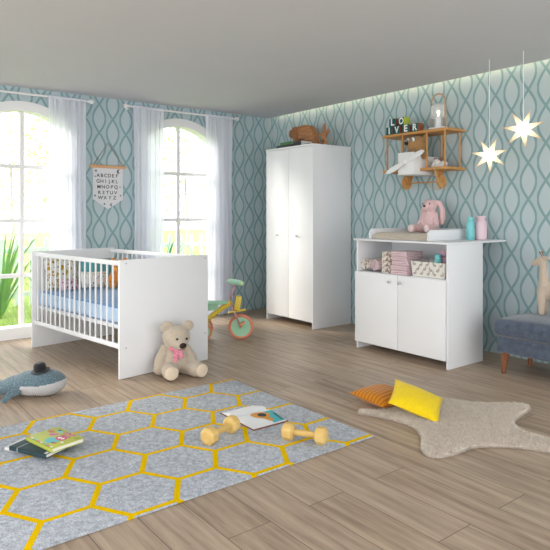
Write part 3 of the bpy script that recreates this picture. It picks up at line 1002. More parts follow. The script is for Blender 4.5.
# ------------------------------------------------------------------ tricycle
MINT = plain('mint_paint', (164, 212, 178), 0.4, 0.4, 0.02)
MINT2 = plain('mint_grip', (176, 222, 196), 0.5, 0.4, 0.02)
YEL = plain('yellow_paint', (226, 198, 72), 0.4, 0.4, 0.02)
PINKM = plain('rose_paint', (196, 142, 146), 0.4, 0.4, 0.02)
CORAL = plain('coral_rubber', (222, 142, 112), 0.6, 0.3, 0.02)
root = thing('tricycle', 'mint and yellow toddler tricycle with coral tyres behind the crib', 'tricycle', (-4.466, 3.075, 0), R(55))
def wheel(x, y, r, w):
    b = bmesh.new()
    lathe(b, [(r * 0.25, -w * .30), (r * 0.78, -w * .30), (r * 0.80, -w * .2), (r * 0.80, w * .2), (r * 0.78, w * .30), (r * 0.25, w * .30)], seg=32)
    lathe(b, [(r * .05, -w * .5), (r * .22, -w * .48), (r * .25, -w * .25), (r * .25, w * .25), (r * .22, w * .48), (r * .05, w * .5)], seg=20)
    mxw = Matrix.Translation((x, y, r)) @ Matrix.Rotation(R(90), 4, 'X')
    b.transform(mxw)
    o = obj('wheel', b, MINT, root)
    b = bmesh.new()
    ring_, n, k = [], 36, 12
    pts = [((r * 0.865) * math.cos(2 * PI * i / n), (r * 0.865) * math.sin(2 * PI * i / n), 0) for i in range(n)]
    tube(b, pts, r * 0.135, k, True)
    bmesh.ops.scale(b, vec=(1, 1, 1.3), verts=b.verts)
    b.transform(mxw)
    obj('tyre', b, CORAL, o)
wheel(0, 0, 0.1165, 0.045)
for y in (-0.10, 0.10): wheel(-0.355, y, 0.095, 0.04)
b = bmesh.new()
for y in (-0.033, 0.033):
    tube(b, [(0, y, 0.1165), (-0.045, y, 0.22), (-0.075, y * 0.6, 0.285), (-0.088, y * .55, 0.33), (-0.095, y * .55, 0.385), (-0.075, y * .6, 0.44), (-0.055, y * .6, 0.50), (-0.05, y * .6, 0.53)], 0.0085, 8)
cyl(b, (-0.05, -0.02, 0.524), (-0.05, 0.02, 0.524), 0.010); cyl(b, (0, -0.045, 0.1165), (0, 0.045, 0.1165), 0.008)
obj('fork', b, PINKM, root)
hd = Vector((0.52, -0.85, 0)).normalized()
b = bmesh.new(); tube(b, [Vector((-0.05, 0, 0.527)) + hd * s for s in (-0.11, -0.095, -0.04, 0.04, 0.095, 0.11)], [0.018, 0.022, 0.027, 0.027, 0.022, 0.018], 12)
hb_ = obj('handlebar', b, MINT2, root)
for s in (-0.115, 0.115):
    b = bmesh.new(); sph(b, Vector((-0.05, 0, 0.527)) + hd * s, 0.022)
    obj('grip_end', b, plain('pale_green_grip', (196, 226, 170), 0.5), hb_)
b = bmesh.new()
tube(b, [(-0.085, 0, 0.345), (-0.15, 0, 0.305), (-0.25, 0, 0.235), (-0.33, 0, 0.165), (-0.355, 0, 0.105)], [0.022, 0.024, 0.024, 0.022, 0.018], 10)
cyl(b, (-0.355, -0.10, 0.095), (-0.355, 0.10, 0.095), 0.010)
box(b, (-0.30, 0, 0.20), (0.10, 0.15, 0.012), (0, R(-10), 0), 0.004)
obj('frame', b, YEL, root)
b = bmesh.new()
seat = spline([(-0.115, 0.0), (-0.15, 0.035), (-0.25, 0.06), (-0.36, 0.085), (-0.41, 0.05), (-0.41, -0.05), (-0.36, -0.085), (-0.25, -0.06), (-0.15, -0.035)], 5)
prism(b, [(q[0], q[1]) for q in seat], 0.328, 0.352, None, 0.008)
box(b, (-0.29, 0, 0.30), (0.16, 0.07, 0.06), (0, R(-6), 0), 0.01)
obj('seat', b, MINT, root)
b = bmesh.new(); box(b, (-0.028, 0, 0.335), (0.055, 0.085, 0.125), (0, R(10), 0), 0.008)
obj('front_box', b, YEL, root)
b = bmesh.new(); box(b, (-0.035, 0, 0.262), (0.165, 0.075, 0.012), (0, R(-9), 0), 0.005)
obj('mudguard', b, YEL, root)
for s in (-1, 1):
    b = bmesh.new()
    cyl(b, (0, s * 0.05, 0.1165), (0.014, s * 0.055, 0.1165 + 0.045 * -s), 0.007)
    box(b, (0.014, s * 0.085, 0.1165 + 0.045 * -s), (0.05, 0.06, 0.02), (0, R(-35), 0), 0.005)
    obj('pedal', b, plain('coral_plastic', (226, 150, 104), 0.5), root)

# ------------------------------------------------------------------ aeroplane shelf
OAK = wood('honey_oak', (212, 160, 98), (184, 130, 72), 'X')
OAKZ = wood('honey_oak_upright', (208, 156, 96), (182, 128, 72), 'Z')
PX = -3.372
root = thing('aeroplane_shelf', 'wooden biplane wall shelf with white body and propeller', 'shelf', (PX, YB - 0.002, 1.50))
def wing(x0, x1, y0, y1, z0, z1, r=0.04):
    p = []
    for cx, cy, a0 in ((x0 + r, y0 + r, 180), (x1 - r, y0 + r, 270), (x1 - r * .3, y1 - r * .3, 0), (x0 + r * .3, y1 - r * .3, 90)):
        rr = r if a0 in (180, 270) else r * .3
        for k in range(6):
            a = R(a0 + 90 * k / 5)
            p.append((cx + rr * math.cos(a), cy + rr * math.sin(a)))
    return prism(bmesh.new(), p, z0, z1, None, 0.003)
WX0, WX1, WY0, WY1 = -3.742, -3.002, 4.170, YB - 0.003
obj('wing', wing(WX0, WX1, WY0, WY1, 1.868, 1.890), OAK, root, True)
obj('wing', wing(WX0, WX1, WY0, WY1, 1.538, 1.560), OAK, root, True)
for y in (4.205, 4.415):
    for x in (-3.690, -3.505, -3.238, -3.050):
        b = bmesh.new(); cyl(b, (x, y, 1.560), (x, y, 1.868), 0.0085, None, 12)
        obj('post', b, OAKZ, root, True)
FX0, FX1, FY0, FY1 = -3.460, -3.284, 4.085, 4.425
bm = bmesh.new()
zb, zt = 1.503, 1.700
for lo_, hi_ in (((FX0, FY0, zb), (FX1, FY0 + 0.014, zt)), ((FX0, FY1 - 0.014, zb), (FX1, FY1, zt - 0.03)), ((FX0, FY0 + 0.014, zb), (FX0 + 0.012, FY1 - 0.014, zt - 0.03)), ((FX1 - 0.012, FY0 + 0.014, zb), (FX1, FY1 - 0.014, zt - 0.03)), ((FX0 + 0.012, FY0 + 0.014, zb), (FX1 - 0.012, FY1 - 0.014, zb + 0.012))):
    bbox(bm, lo_, hi_, 0.0015)
obj('fuselage', bm, WHITE_M, root, True)
b = bmesh.new()
blade = spline([(0, 0.010), (0.05, 0.021), (0.13, 0.027), (0.20, 0.020), (0.228, 0.0), (0.20, -0.016), (0.13, -0.022), (0.05, -0.017), (0, -0.010)], 5)
pc = (-3.372, FY0 - 0.018, 1.612)
for k in range(2):
    prism(b, [(q[0], q[1]) for q in blade], -0.004, 0.004, Matrix.Translation(pc) @ Matrix.Rotation(-R(22 + 180 * k), 4, 'Y') @ XZ, 0.0015)
cyl(b, (pc[0], pc[1] - 0.010, pc[2]), (pc[0], FY0, pc[2]), 0.018, None, 20)
cyl(b, (pc[0], pc[1] - 0.016, pc[2]), (pc[0], pc[1] - 0.008, pc[2]), 0.010, None, 16)
obj('propeller', b, WHITE_M, root, True)
WZ, WR = 1.440, 0.060
for x, s in ((-3.530, -1), (-3.165, 1)):
    b = bmesh.new()
    prism(b, [(4.235, 1.538), (4.235 + 0.13, 1.538), (4.325, WZ - 0.01), (4.275, WZ - 0.01)], -0.009, 0.009, Matrix.Translation((x - s * 0.014, 0, 0)) @ YZ, 0.003)
    obj('strut', b, OAKZ, root, True)
    b = bmesh.new(); cyl(b, (x, 4.300, WZ), (x + s * 0.020, 4.300, WZ), WR, None, 32)
    cyl(b, (x + s * 0.020, 4.300, WZ), (x + s * 0.024, 4.300, WZ), 0.014, None, 16)
    obj('wheel', b, OAK, root, True)
b = bmesh.new(); cyl(b, (-3.53, 4.300, WZ), (-3.165, 4.300, WZ), 0.006, None, 10)
obj('axle', b, OAK, root, True)
b = bmesh.new(); tube(b, spline([(-3.125, 4.165, 1.572), (-3.122, 4.162, 1.53), (-3.118, 4.20, 1.45), (-3.13, 4.26, 1.385), (-3.20, 4.30, 1.375), (-3.27, 4.30, 1.40), (-3.29, 4.32, 1.46), (-3.27, 4.34, 1.537)], 6, False), 0.0035, 6)
obj('rope', b, plain('rope_beige', (196, 170, 128), 0.9), root, True)

# letter blocks
TEAL = plain('block_teal', (18, 88, 92), 0.5, 0.3, 0.06)
BWOOD = wood('block_wood', (158, 96, 62), (120, 70, 44), 'Y')
LETW = plain('letter_white', (232, 232, 228), 0.5)
LIME = plain('block_lime', (172, 190, 60), 0.5)
ZT = 1.8905
def block(ch, x, y, z, rz, label, side=BWOOD):
    s = 0.074
    t = thing('letter_block', label, 'toy block', (x, y, z), rz, 'letter blocks on the upper wing')
    b = bbox(bmesh.new(), (-s / 2, -s / 2, 0.0), (s / 2, s / 2, s), 0.003)
    o = obj('cube_body', b, [TEAL, side], t)
    for f in o.data.polygons:
        if abs(f.normal.x) > 0.8 : f.material_index = 1
    b = text_bm(ch, 0.082, 0.0008, bold=0.0025)
    b.transform(Matrix.Translation((0, -s / 2 - 0.0004, s * 0.5)) @ XZ)
    obj('letter', b, LETW, t)
block('I', -3.662, 4.232, ZT, R(4), 'teal block lettered I, left end of the lower row')
block('V', -3.562, 4.228, ZT, R(-6), 'teal block lettered V between the I and E blocks')
block('E', -3.460, 4.222, ZT, R(3), 'teal block lettered E between the V and R blocks')
block('R', -3.350, 4.216, ZT, R(-4), 'teal block lettered R, right end of the lower row')
block('L', -3.622, 4.230, ZT + 0.0745, R(5), 'teal block lettered L stacked over the I and V')
block('O', -3.505, 4.226, ZT + 0.0745, R(-10), 'teal block lettered O with a lime side stacked over the V and E', LIME)

# lantern
root = thing('lantern', 'small lit lantern with arched wooden handle on the upper wing', 'lantern', (-3.160, 4.262, ZT))
b = bmesh.new(); box(b, (0, 0, 0.011), (0.150, 0.085, 0.022), None, 0.008, 3); obj('base', b, WHITE_M, root)
b = bmesh.new(); lathe(b, [(0.030, 0.022), (0.026, 0.03), (0.024, 0.105), (0.020, 0.115)], seg=20); obj('stem', b, WHITE_M, root)
m, nt, out = new_mat('frosted_dome')
tr = nt.nodes.new('ShaderNodeBsdfTransparent'); df = nt.nodes.new('ShaderNodeBsdfTranslucent'); d2 = nt.nodes.new('ShaderNodeBsdfDiffuse')
ma = nt.nodes.new('ShaderNodeMixShader'); ma.inputs[0].default_value = 0.5
mb = nt.nodes.new('ShaderNodeMixShader'); mb.inputs[0].default_value = 0.45
nt.links.new(df.outputs[0], ma.inputs[1]); nt.links.new(d2.outputs[0], ma.inputs[2]); nt.links.new(tr.outputs[0], mb.inputs[1]); nt.links.new(ma.outputs[0], mb.inputs[2]); nt.links.new(mb.outputs[0], out.inputs['Surface'])
b = bmesh.new(); lathe(b, [(0.064, 0.105), (0.065, 0.18), (0.060, 0.205), (0.044, 0.222), (0.020, 0.230), (0.002, 0.231)], seg=28)
obj('shade', b, m, root)
b = bmesh.new(); sph(b, (0, 0, 0.155), 0.013); cyl(b, (0, 0, 0.113), (0, 0, 0.15), 0.006); obj('bulb', b, emis('bulb_glow', (255, 246, 228), 6), root)
pts = [(-0.072, 0, 0.0), (-0.072, 0, 0.12), (-0.072, 0, 0.236)] + [(-0.072 * math.cos(a), 0, 0.242 + 0.072 * math.sin(a)) for a in [PI * k / 12 for k in range(1, 12)]] + [(0.072, 0, 0.236), (0.072, 0, 0.12), (0.072, 0, 0.0)]
b = bmesh.new(); tube(b, pts, 0.0062, 8); obj('handle', b, OAKZ, root)

# bear in the plane
root = thing('plush_bear', 'shaggy brown bear plush riding in the white aeroplane body', 'plush toy', (-3.372, 4.262, 1.516), R(-14))
arms = [[((-0.07, 0, 0.19), (-0.098, -0.02, 0.12), 0.03, 0.03)], [((0.07, 0, 0.19), (0.098, -0.02, 0.12), 0.03, 0.03)]]
bm = bmesh.new()
sph(bm, (0, 0, 0.11), (0.070, 0.065, 0.110)); sph(bm, (0, 0, 0.19), (0.078, 0.068, 0.07))
sph(bm, (0, -0.015, 0.258), (0.100, 0.084, 0.082)); sph(bm, (0, -0.085, 0.262), (0.052, 0.045, 0.044))
for s in (-1, 1):
    sph(bm, (s * 0.090, 0.0, 0.312), (0.034, 0.02, 0.032))
    limb(bm, (s * 0.07, -0.0, 0.20), (s * 0.103, -0.02, 0.195), 0.028, 0.030, 4)
    limb(bm, (s * 0.103, -0.02, 0.195), (s * 0.115, -0.03, 0.15), 0.030, 0.030, 4)
bm = blob_mesh(bm, 0.006, 4)
for v in bm.verts: v.co += Vector((noise.noise(v.co * 90), noise.noise(v.co * 90 + Vector((5, 0, 0))), noise.noise(v.co * 90 + Vector((0, 7, 0))))) * 0.004
obj('body', bm, plush('plush_brown', (164, 128, 84), 0.16), root, ang=180)
b = bmesh.new(); sph(b, (-0.004, -0.133, 0.270), (0.024, 0.016, 0.018)); obj('nose', b, BLACK, root)
for s in (-1, 1):
    b = bmesh.new(); sph(b, (s * 0.036, -0.090, 0.302), (0.022, 0.010, 0.020)); e = obj('eye', b, WHITE_M, root)
    b = bmesh.new(); sph(b, (s * 0.034, -0.099, 0.300), (0.008, 0.005, 0.008)); obj('pupil', b, BLACK, e)

# mouse plush
root = thing('plush_mouse', 'small white mouse plush with brown ears on the lower wing', 'plush toy', (-3.168, 4.290, 1.5605), R(-12))
bm = bmesh.new()
sph(bm, (0.035, 0.01, 0.030), (0.045, 0.034, 0.030)); sph(bm, (-0.018, -0.015, 0.044), (0.036, 0.034, 0.036)); sph(bm, (-0.026, -0.046, 0.036), (0.014, 0.016, 0.013))
limb(bm, (-0.01, -0.03, 0.016), (-0.03, -0.055, 0.014), 0.013, 0.012, 4); limb(bm, (0.04, -0.02, 0.016), (0.03, -0.05, 0.014), 0.015, 0.013, 4)
obj('body', blob_mesh(bm, 0.004, 4), plush('plush_white', (228, 226, 224), 0.03), root, ang=180)
for s in (-1, 1):
    b = bmesh.new(); sph(b, (-0.018 + s * 0.034, 0.0, 0.072), (0.022, 0.007, 0.022), (0, s * 0.4, 0)); obj('ear', b, plush('plush_taupe', (150, 112, 88), 0.1), root)
    b = bmesh.new(); sph(b, (-0.020 + s * 0.013, -0.046, 0.052), 0.0035); obj('eye', b, BLACK, root)
b = bmesh.new(); sph(b, (-0.026, -0.062, 0.038), 0.004); obj('nose', b, plain('nose_grey', (90, 84, 84)), root)

# ------------------------------------------------------------------ star lamps
m, nt, out = new_mat('paper_star_glow')
co_ = objco(nt)
ln = nt.nodes.new('ShaderNodeVectorMath'); ln.operation = 'LENGTH'; nt.links.new(co_, ln.inputs[0])
f = mth(nt, 'DIVIDE', ln.outputs['Value'], 0.16)
nz = noise_tex(nt, co_, 55, 2)
f2 = mth(nt, 'ADD', f, mth(nt, 'MULTIPLY', mth(nt, 'SUBTRACT', nz, 0.5), 0.55))
c = ramp(nt, f2, [(0.10, (1.0, 0.93, 0.72, 1)), (0.45, (1.0, 0.82, 0.52, 1)), (0.95, (0.80, 0.52, 0.28, 1))])
st = nt.nodes.new('ShaderNodeMapRange'); nt.links.new(f, st.inputs['Value'])
st.inputs['From Min'].default_value = 0.1; st.inputs['From Max'].default_value = 0.8; st.inputs['To Min'].default_value = 1.7; st.inputs['To Max'].default_value = 0.62
em = nt.nodes.new('ShaderNodeEmission'); nt.links.new(c, em.inputs['Color']); nt.links.new(st.outputs[0], em.inputs['Strength'])
nt.links.new(em.outputs[0], out.inputs['Surface'])
STAR = m
def star_lamp(label, x, y, z, r, spin, yaw):
    root = thing('star_lamp', label, 'star lamp', (x, y, z), 0, 'glowing paper stars')
    b = bmesh.new()
    cf = b.verts.new((0, -0.045, 0)); cb = b.verts.new((0, 0.045, 0))
    rim = []
    for k in range(14):
        a = PI / 2 + spin + k * PI / 7
        rr = r if k % 2 == 0 else r * 0.34
        rim.append(b.verts.new((rr * math.cos(a), 0, rr * math.sin(a))))
    for k in range(14):
        b.faces.new((cf, rim[k], rim[(k + 1) % 14])); b.faces.new((cb, rim[(k + 1) % 14], rim[k]))
    o = obj('shade', b, STAR, root, ang=5)
    o.rotation_euler = (0, 0, yaw)
    b = bmesh.new(); tube(b, [(0, 0, r * 0.3), (0, 0, H - z)], 0.0028, 6)
    obj('cord', b, WHITE_M, root)
star_lamp('lower left glowing paper star lamp, hanging nearer the aeroplane shelf', -2.528, 4.04, 1.606, 0.138, R(180 / 7 + 3), R(25))
star_lamp('upper right glowing paper star lamp, hanging nearer the picture edge', -2.243, 4.02, 1.772, 0.148, R(180 / 7 + 6), R(25))

# ------------------------------------------------------------------ pink bunny
root = thing('plush_bunny', 'pink floppy-eared bunny plush sitting on the changing mat', 'plush toy', (-3.215, 4.225, 0.9925), R(4))
root.scale = (1.12, 1.12, 1.14)
BUN = plush('plush_pink', (224, 190, 191), 0.06)
bm = bmesh.new()
sph(bm, (0, 0, 0.075), (0.068, 0.062, 0.075)); sph(bm, (0, 0.0, 0.125), (0.052, 0.05, 0.060))
sph(bm, (0, -0.012, 0.205), (0.054, 0.056, 0.052)); sph(bm, (0, -0.05, 0.198), (0.032, 0.034, 0.030))
limb(bm, (0, 0, 0.14), (0, -0.005, 0.185), 0.035, 0.035, 3)
for s in (-1, 1):
    limb(bm, (s * 0.045, -0.02, 0.034), (s * 0.068, -0.125, 0.032), 0.034, 0.026)
    sph(bm, (s * 0.070, -0.142, 0.036), (0.028, 0.022, 0.035))
    limb(bm, (s * 0.045, -0.005, 0.14), (s * 0.078, -0.04, 0.06), 0.022, 0.022)
    ear = [(s * 0.035, 0.010, 0.240), (s * 0.062, 0.03, 0.228), (s * 0.082, 0.035, 0.18), (s * 0.088, 0.03, 0.12), (s * 0.086, 0.025, 0.075)]
    for p, q, r0, r1 in zip(ear, ear[1:], (0.014, 0.018, 0.022, 0.024), (0.018, 0.022, 0.024, 0.016)):
        limb(bm, p, q, r0, r1, 5)
obj('body', blob_mesh(bm, 0.005, 4), BUN, root, ang=180)
for s in (-1, 1):
    b = bmesh.new(); sph(b, (s * 0.071, -0.164, 0.036), (0.022, 0.008, 0.028)); obj('sole', b, plush('plush_blush', (240, 222, 220), 0.03), root)
    b = bmesh.new(); sph(b, (s * 0.030, -0.058, 0.222), 0.0055); obj('eye', b, BLACK, root)
b = bmesh.new(); sph(b, (0, -0.084, 0.205), (0.010, 0.007, 0.008)); obj('nose', b, plain('nose_dark', (40, 30, 34)), root)

# ------------------------------------------------------------------ blue bench
m, nt, out = new_mat('slate_velvet')
co_ = objco(nt)
c = ramp(nt, noise_tex(nt, co_, 26, 5, 0.7), [(0.3, lin((66, 75, 90))), (0.7, lin((92, 103, 120)))])
p = principled(nt, out, c, 0.9, 0.15, 0.4); bump(nt, p, noise_tex(nt, co_, 120, 3), 0.3, 0.004)
VELVET = m
root = thing('bench', 'slate blue upholstered bench with wooden legs at the right edge', 'bench', (-1.86, 4.09, 0))
bx0, bx1, by0, by1 = -2.405, -1.30, 3.872, 4.345
obj('seat_base', bbox(bmesh.new(), (bx0 + 0.025, by0 + 0.015, 0.155), (bx1 - 0.02, by1 - 0.01, 0.270), 0.018, 4), VELVET, root, True)
bm = bmesh.new()
bbox(bm, (bx0, by0, 0.272), (bx1, by1, 0.392), 0.042, 6)
bmesh.ops.subdivide_edges(bm, edges=[e for e in bm.edges if e.calc_length() > 0.2], cuts=8, use_grid_fill=True)
for v in bm.verts:
    if v.co.z > 0.38:
        u = 2 * (v.co.x - bx0) / (bx1 - bx0) - 1; w = 2 * (v.co.y - by0) / (by1 - by0) - 1
        v.co.z += 0.026 * (1 - u ** 4) * (1 - w ** 4)
obj('seat_cushion', bm, VELVET, root, True, 60)
LEG = wood('leg_wood', (150, 98, 68), (116, 72, 48), 'Z')
for x in (bx0 + 0.075, bx1 - 0.075):
    for y in (by0 + 0.055, by1 - 0.055):
        b = bmesh.new(); cyl(b, (x + (-.012 if x < -1.8 else .012), y, 0), (x, y, 0.158), 0.015, 0.030, 20); obj('leg', b, LEG, root, True)

# giraffe
root = thing('plush_giraffe', 'beige fabric giraffe toy standing on the blue bench', 'plush toy', (-2.110, 4.215, 0.4165), R(4))
bm = bmesh.new()
GS = 0.0
limb(bm, (-0.075, 0, 0.20), (-0.085, 0, 0.36), 0.043, 0.027)
limb(bm, (-0.085, 0, 0.36), (-0.09, 0, 0.40), 0.027, 0.029, 4)
limb(bm, (-0.09, 0, 0.405), (-0.155, 0, 0.375), 0.032, 0.021, 6)
limb(bm, (-0.075, 0, 0.175), (0.16, 0, 0.175), 0.056, 0.060)
for x in (-0.082, 0.165):
    for s in (-1, 1):
        limb(bm, (x, s * 0.030, 0.15), (x, s * 0.036, 0.024), 0.034, 0.024)
GIR = plush('giraffe_linen', (196, 180, 162), 0.06, 120)
gb = blob_mesh(bm, 0.006, 3)
lo_z = min(v.co.z for v in gb.verts)
bmesh.ops.translate(gb, vec=(0, 0, -lo_z), verts=gb.verts)
obj('body', gb, GIR, root, ang=180)
for s in (-1, 1):
    b = bmesh.new(); tube(b, [(-0.085, s * 0.012, 0.425), (-0.10, s * 0.02, 0.455)], 0.004, 6); sph(b, (-0.101, s * 0.0205, 0.458), 0.007); obj('horn', b, plain('horn_brown', (150, 110, 78), 0.8), root)
    b = bmesh.new(); sph(b, (-0.062, s * 0.032, 0.415), (0.026, 0.006, 0.011), (0, R(28), s * 0.5)); obj('ear', b, GIR, root)
b = bmesh.new(); tube(b, [(0.215, 0, 0.19), (0.245, 0, 0.14), (0.25, 0, 0.08)], 0.006, 6); obj('tail', b, GIR, root)

# ------------------------------------------------------------------ hexagon rug
m, nt, out = new_mat('hexagon_pile')
sp = nt.nodes.new('ShaderNodeSeparateXYZ'); co_ = objco(nt); nt.links.new(co_, sp.inputs[0])
hw, hh = 0.323, 0.575
def cell(ox, oy):
    a = mth(nt, 'SUBTRACT', mth(nt, 'FLOORED_MODULO', mth(nt, 'ADD', sp.outputs[0], 3.0735 + hw / 2 + ox), hw), hw / 2)
    b = mth(nt, 'SUBTRACT', mth(nt, 'FLOORED_MODULO', mth(nt, 'ADD', sp.outputs[1], -1.9016 + hh / 2 + oy), hh), hh / 2)
    a, b = mth(nt, 'ABSOLUTE', a), mth(nt, 'ABSOLUTE', b)
    return mth(nt, 'MAXIMUM', a, mth(nt, 'ADD', mth(nt, 'MULTIPLY', a, 0.5), mth(nt, 'MULTIPLY', b, 0.842)))
def lattice():
    return mth(nt, 'MINIMUM', cell(0, 0), cell(hw / 2, hh / 2))
wob = noise_tex(nt, co_, 70, 2)
dd = mth(nt, 'ADD', lattice(), mth(nt, 'MULTIPLY', mth(nt, 'SUBTRACT', wob, 0.5), 0.006))
isl = mth(nt, 'GREATER_THAN', dd, hw / 2 - 0.0125)
sp1 = noise_tex(nt, co_, 190, 3, 0.7); sp2 = noise_tex(nt, co_, 45, 3, 0.6)
gcol = ramp(nt, mth(nt, 'ADD', mth(nt, 'MULTIPLY', sp1, 0.6), mth(nt, 'MULTIPLY', sp2, 0.4)), [(0.36, lin((152, 157, 166))), (0.5, lin((194, 200, 209))), (0.64, lin((232, 235, 240)))])
ycol = mixc(nt, sp1, lin((238, 190, 0)), lin((255, 214, 0)))
c = mixc(nt, isl, gcol, ycol)
p = principled(nt, out, c, 0.95, 0.05, 0.0); bump(nt, p, mth(nt, 'SUBTRACT', mth(nt, 'ADD', sp1, mth(nt, 'MULTIPLY', sp2, 0.5)), mth(nt, 'MULTIPLY', isl, 0.35)), 0.8, 0.012)
HEX = m
RZ = 0.008
bm = bmesh.new(); bbox(bm, (-3.409, 0.34, 0.0005), (-2.087, 2.272, RZ), 0.003, 2)
o = obj('hexagon_rug', bm, HEX); tag(o, 'large grey rug with a yellow honeycomb line pattern', 'rug')

# ------------------------------------------------------------------ star rug
outl = [(-2.375, 2.470), (-2.30, 2.505), (-2.149, 2.545), (-2.03, 2.535), (-1.915, 2.455), (-1.835, 2.35), (-1.775, 2.300), (-1.722, 2.315), (-1.695, 2.42), (-1.69, 2.545), (-1.62, 2.66),
        (-1.53, 2.74), (-1.44, 2.79), (-1.375, 2.86), (-1.40, 2.93), (-1.50, 2.935), (-1.60, 2.925), (-1.70, 2.965), (-1.765, 3.06), (-1.790, 3.20), (-1.812, 3.315), (-1.865, 3.345), (-1.93, 3.285), (-2.02, 3.17), (-2.12, 3.095),
        (-2.25, 3.055), (-2.34, 3.00), (-2.42, 2.96), (-2.47, 2.92), (-2.45, 2.86), (-2.36, 2.76), (-2.30, 2.65), (-2.33, 2.56), (-2.39, 2.51)]
poly = [(q[0], q[1]) for q in spline(outl, 5)]
def inside(x, y, P):
    c = False
    n = len(P)
    for i in range(n):
        x0, y0_ = P[i]; x1, y1_ = P[i - 1]
        if (y0_ > y) != (y1_ > y) and x < (x1 - x0) * (y - y0_) / (y1_ - y0_) + x0: c = not c
    return c
bm = bmesh.new()
prism(bm, poly, 0.0006, 0.012, None, 0.004)
rnd = random.Random(11)
for i in range(len(poly)):
    p, q = Vector(poly[i - 1]), Vector(poly[i])
    nrm = Vector((q.y - p.y, p.x - q.x))
    if nrm.length < 1e-6: continue
    nrm.normalize()
    for k in range(int((q - p).length * 2600)):
        c = p.lerp(q, rnd.random()); z = rnd.uniform(0.001, 0.012); w = 0.0028
        tdir = (q - p).normalized()
        e = c + nrm * rnd.uniform(0.006, 0.015) + tdir * rnd.uniform(-.008, .008)
        bm.faces.new([bm.verts.new(v) for v in ((c.x + tdir.x * w, c.y + tdir.y * w, z), (c.x - tdir.x * w, c.y - tdir.y * w, z), (e.x, e.y, max(0.001, z + rnd.uniform(-.006, .006))))])
cnt = 0
while cnt < 42000:
    x, y = rnd.uniform(-2.48, -1.36), rnd.uniform(2.28, 3.36)
    if not inside(x, y, poly): continue
    cnt += 1
    a = rnd.uniform(0, 2 * PI); w = 0.0030
    l = rnd.uniform(0.008, 0.017)
    sw = rnd.uniform(0, 2 * PI)
    tip = (x + 0.012 * math.cos(sw), y + 0.012 * math.sin(sw), 0.0115 + l)
    v0 = bm.verts.new((x + w * math.cos(a), y + w * math.sin(a), 0.0110)); v1 = bm.verts.new((x - w * math.cos(a), y - w * math.sin(a), 0.0110)); v2 = bm.verts.new(tip)
    bm.faces.new((v0, v1, v2))
FUR = plain('shag_beige', (222, 211, 197), 0.95, 0.1, 0.14, 40, 0.4)
o = obj('star_rug', bm, FUR, ang=180); tag(o, 'beige shaggy star-shaped rug under the yellow cushion', 'rug')

# ------------------------------------------------------------------ floor cushions
m, nt, out = new_mat('ochre_stripe')
co_ = objco(nt); sp = nt.nodes.new('ShaderNodeSeparateXYZ'); nt.links.new(co_, sp.inputs[0])
f = mth(nt, 'FRACT', mth(nt, 'MULTIPLY', sp.outputs[0], 34.0))
c = mixc(nt, mth(nt, 'LESS_THAN', f, 0.4), lin((200, 128, 16)), lin((172, 100, 10)))
p = principled(nt, out, c, 0.85, 0.15, 0.2); bump(nt, p, f, 0.2, 0.004)
t = thing('cushion', 'ochre striped cushion lying on the floor behind the yellow one', 'cushion', (-2.420, 2.715, 0.052), 0, None, rot=(R(3), 0, R(-7)))
obj('cushion_body', pillow_bm(0.315, 0.265, 0.09), m, t, ang=180); obj('piping', pillow_seam(0.315, 0.265), m, t, ang=180)
_u = Vector((0.20, 0.15, -0.085)).normalized(); _v = Vector((-0.072, 0.20, 0.045)); _v = (_v - _u * _v.dot(_u)).normalized(); _w = _u.cross(_v)
YROT = Matrix((_u, _v, _w)).transposed().to_euler()
YC = plain('yellow_cotton', (236, 204, 22), 0.85, 0.15, 0.05, 60, 0.2, 0.25, 220)
t = thing('cushion', 'bright yellow cushion propped on the ochre cushion', 'cushion', (-2.150, 2.695, 0.092), 0, None, rot=YROT)
obj('cushion_body', pillow_bm(0.285, 0.245, 0.08), YC, t, ang=180); obj('piping', pillow_seam(0.285, 0.245), YC, t, ang=180)

# ------------------------------------------------------------------ dumbbells
DW = wood('pale_beech', (226, 194, 124), (208, 170, 96), 'X')
def dumbbell(label, a, b_, r):
    a, b_ = Vector(a), Vector(b_)
    d = (b_ - a); mid = (a + b_) / 2
    root = thing('toy_dumbbell', label, 'toy dumbbell', (mid.x, mid.y, RZ + 0.001), math.atan2(d.y, d.x), 'wooden toy dumbbells')
    L = d.length
    ca = math.cos(PI / 8)
    MX = Matrix.Rotation(R(90), 4, 'Y')
    for s in (-1, 1):
        b = bmesh.new()
        t = bmesh.new()
        prof = [(r * .62, -0.031), (r * .98, -0.020), (r, -0.016), (r, 0.016), (r * .98, 0.020), (r * .62, 0.031)]
        rings = [[t.verts.new((rr * math.cos(2 * PI * (k + .5) / 8), rr * math.sin(2 * PI * (k + .5) / 8), z)) for k in range(8)] for rr, z in prof]
        for A, B in zip(rings, rings[1:]):
            for k in range(8): t.faces.new((A[k], A[(k + 1) % 8], B[(k + 1) % 8], B[k]))
        t.faces.new(list(reversed(rings[0]))); t.faces.new(rings[-1])
        merge(b, t, Matrix.Translation((s * L / 2, 0, r * ca)) @ MX)
        obj('weight', b, DW, root, ang=20)
    b = bmesh.new(); tube(b, [(-L / 2 + 0.02, 0, r * ca), (-L / 4, 0, r * ca), (0, 0, r * ca), (L / 4, 0, r * ca), (L / 2 - 0.02, 0, r * ca)], [0.015, 0.015, 0.017, 0.015, 0.015], 14)
    obj('bar', b, DW, root)
dumbbell('wooden toy dumbbell left of the open book', (-2.512, 1.540), (-2.578, 1.716), 0.0455)
dumbbell('wooden toy dumbbell right of the open book', (-2.318, 1.890), (-2.172, 1.982), 0.0445)

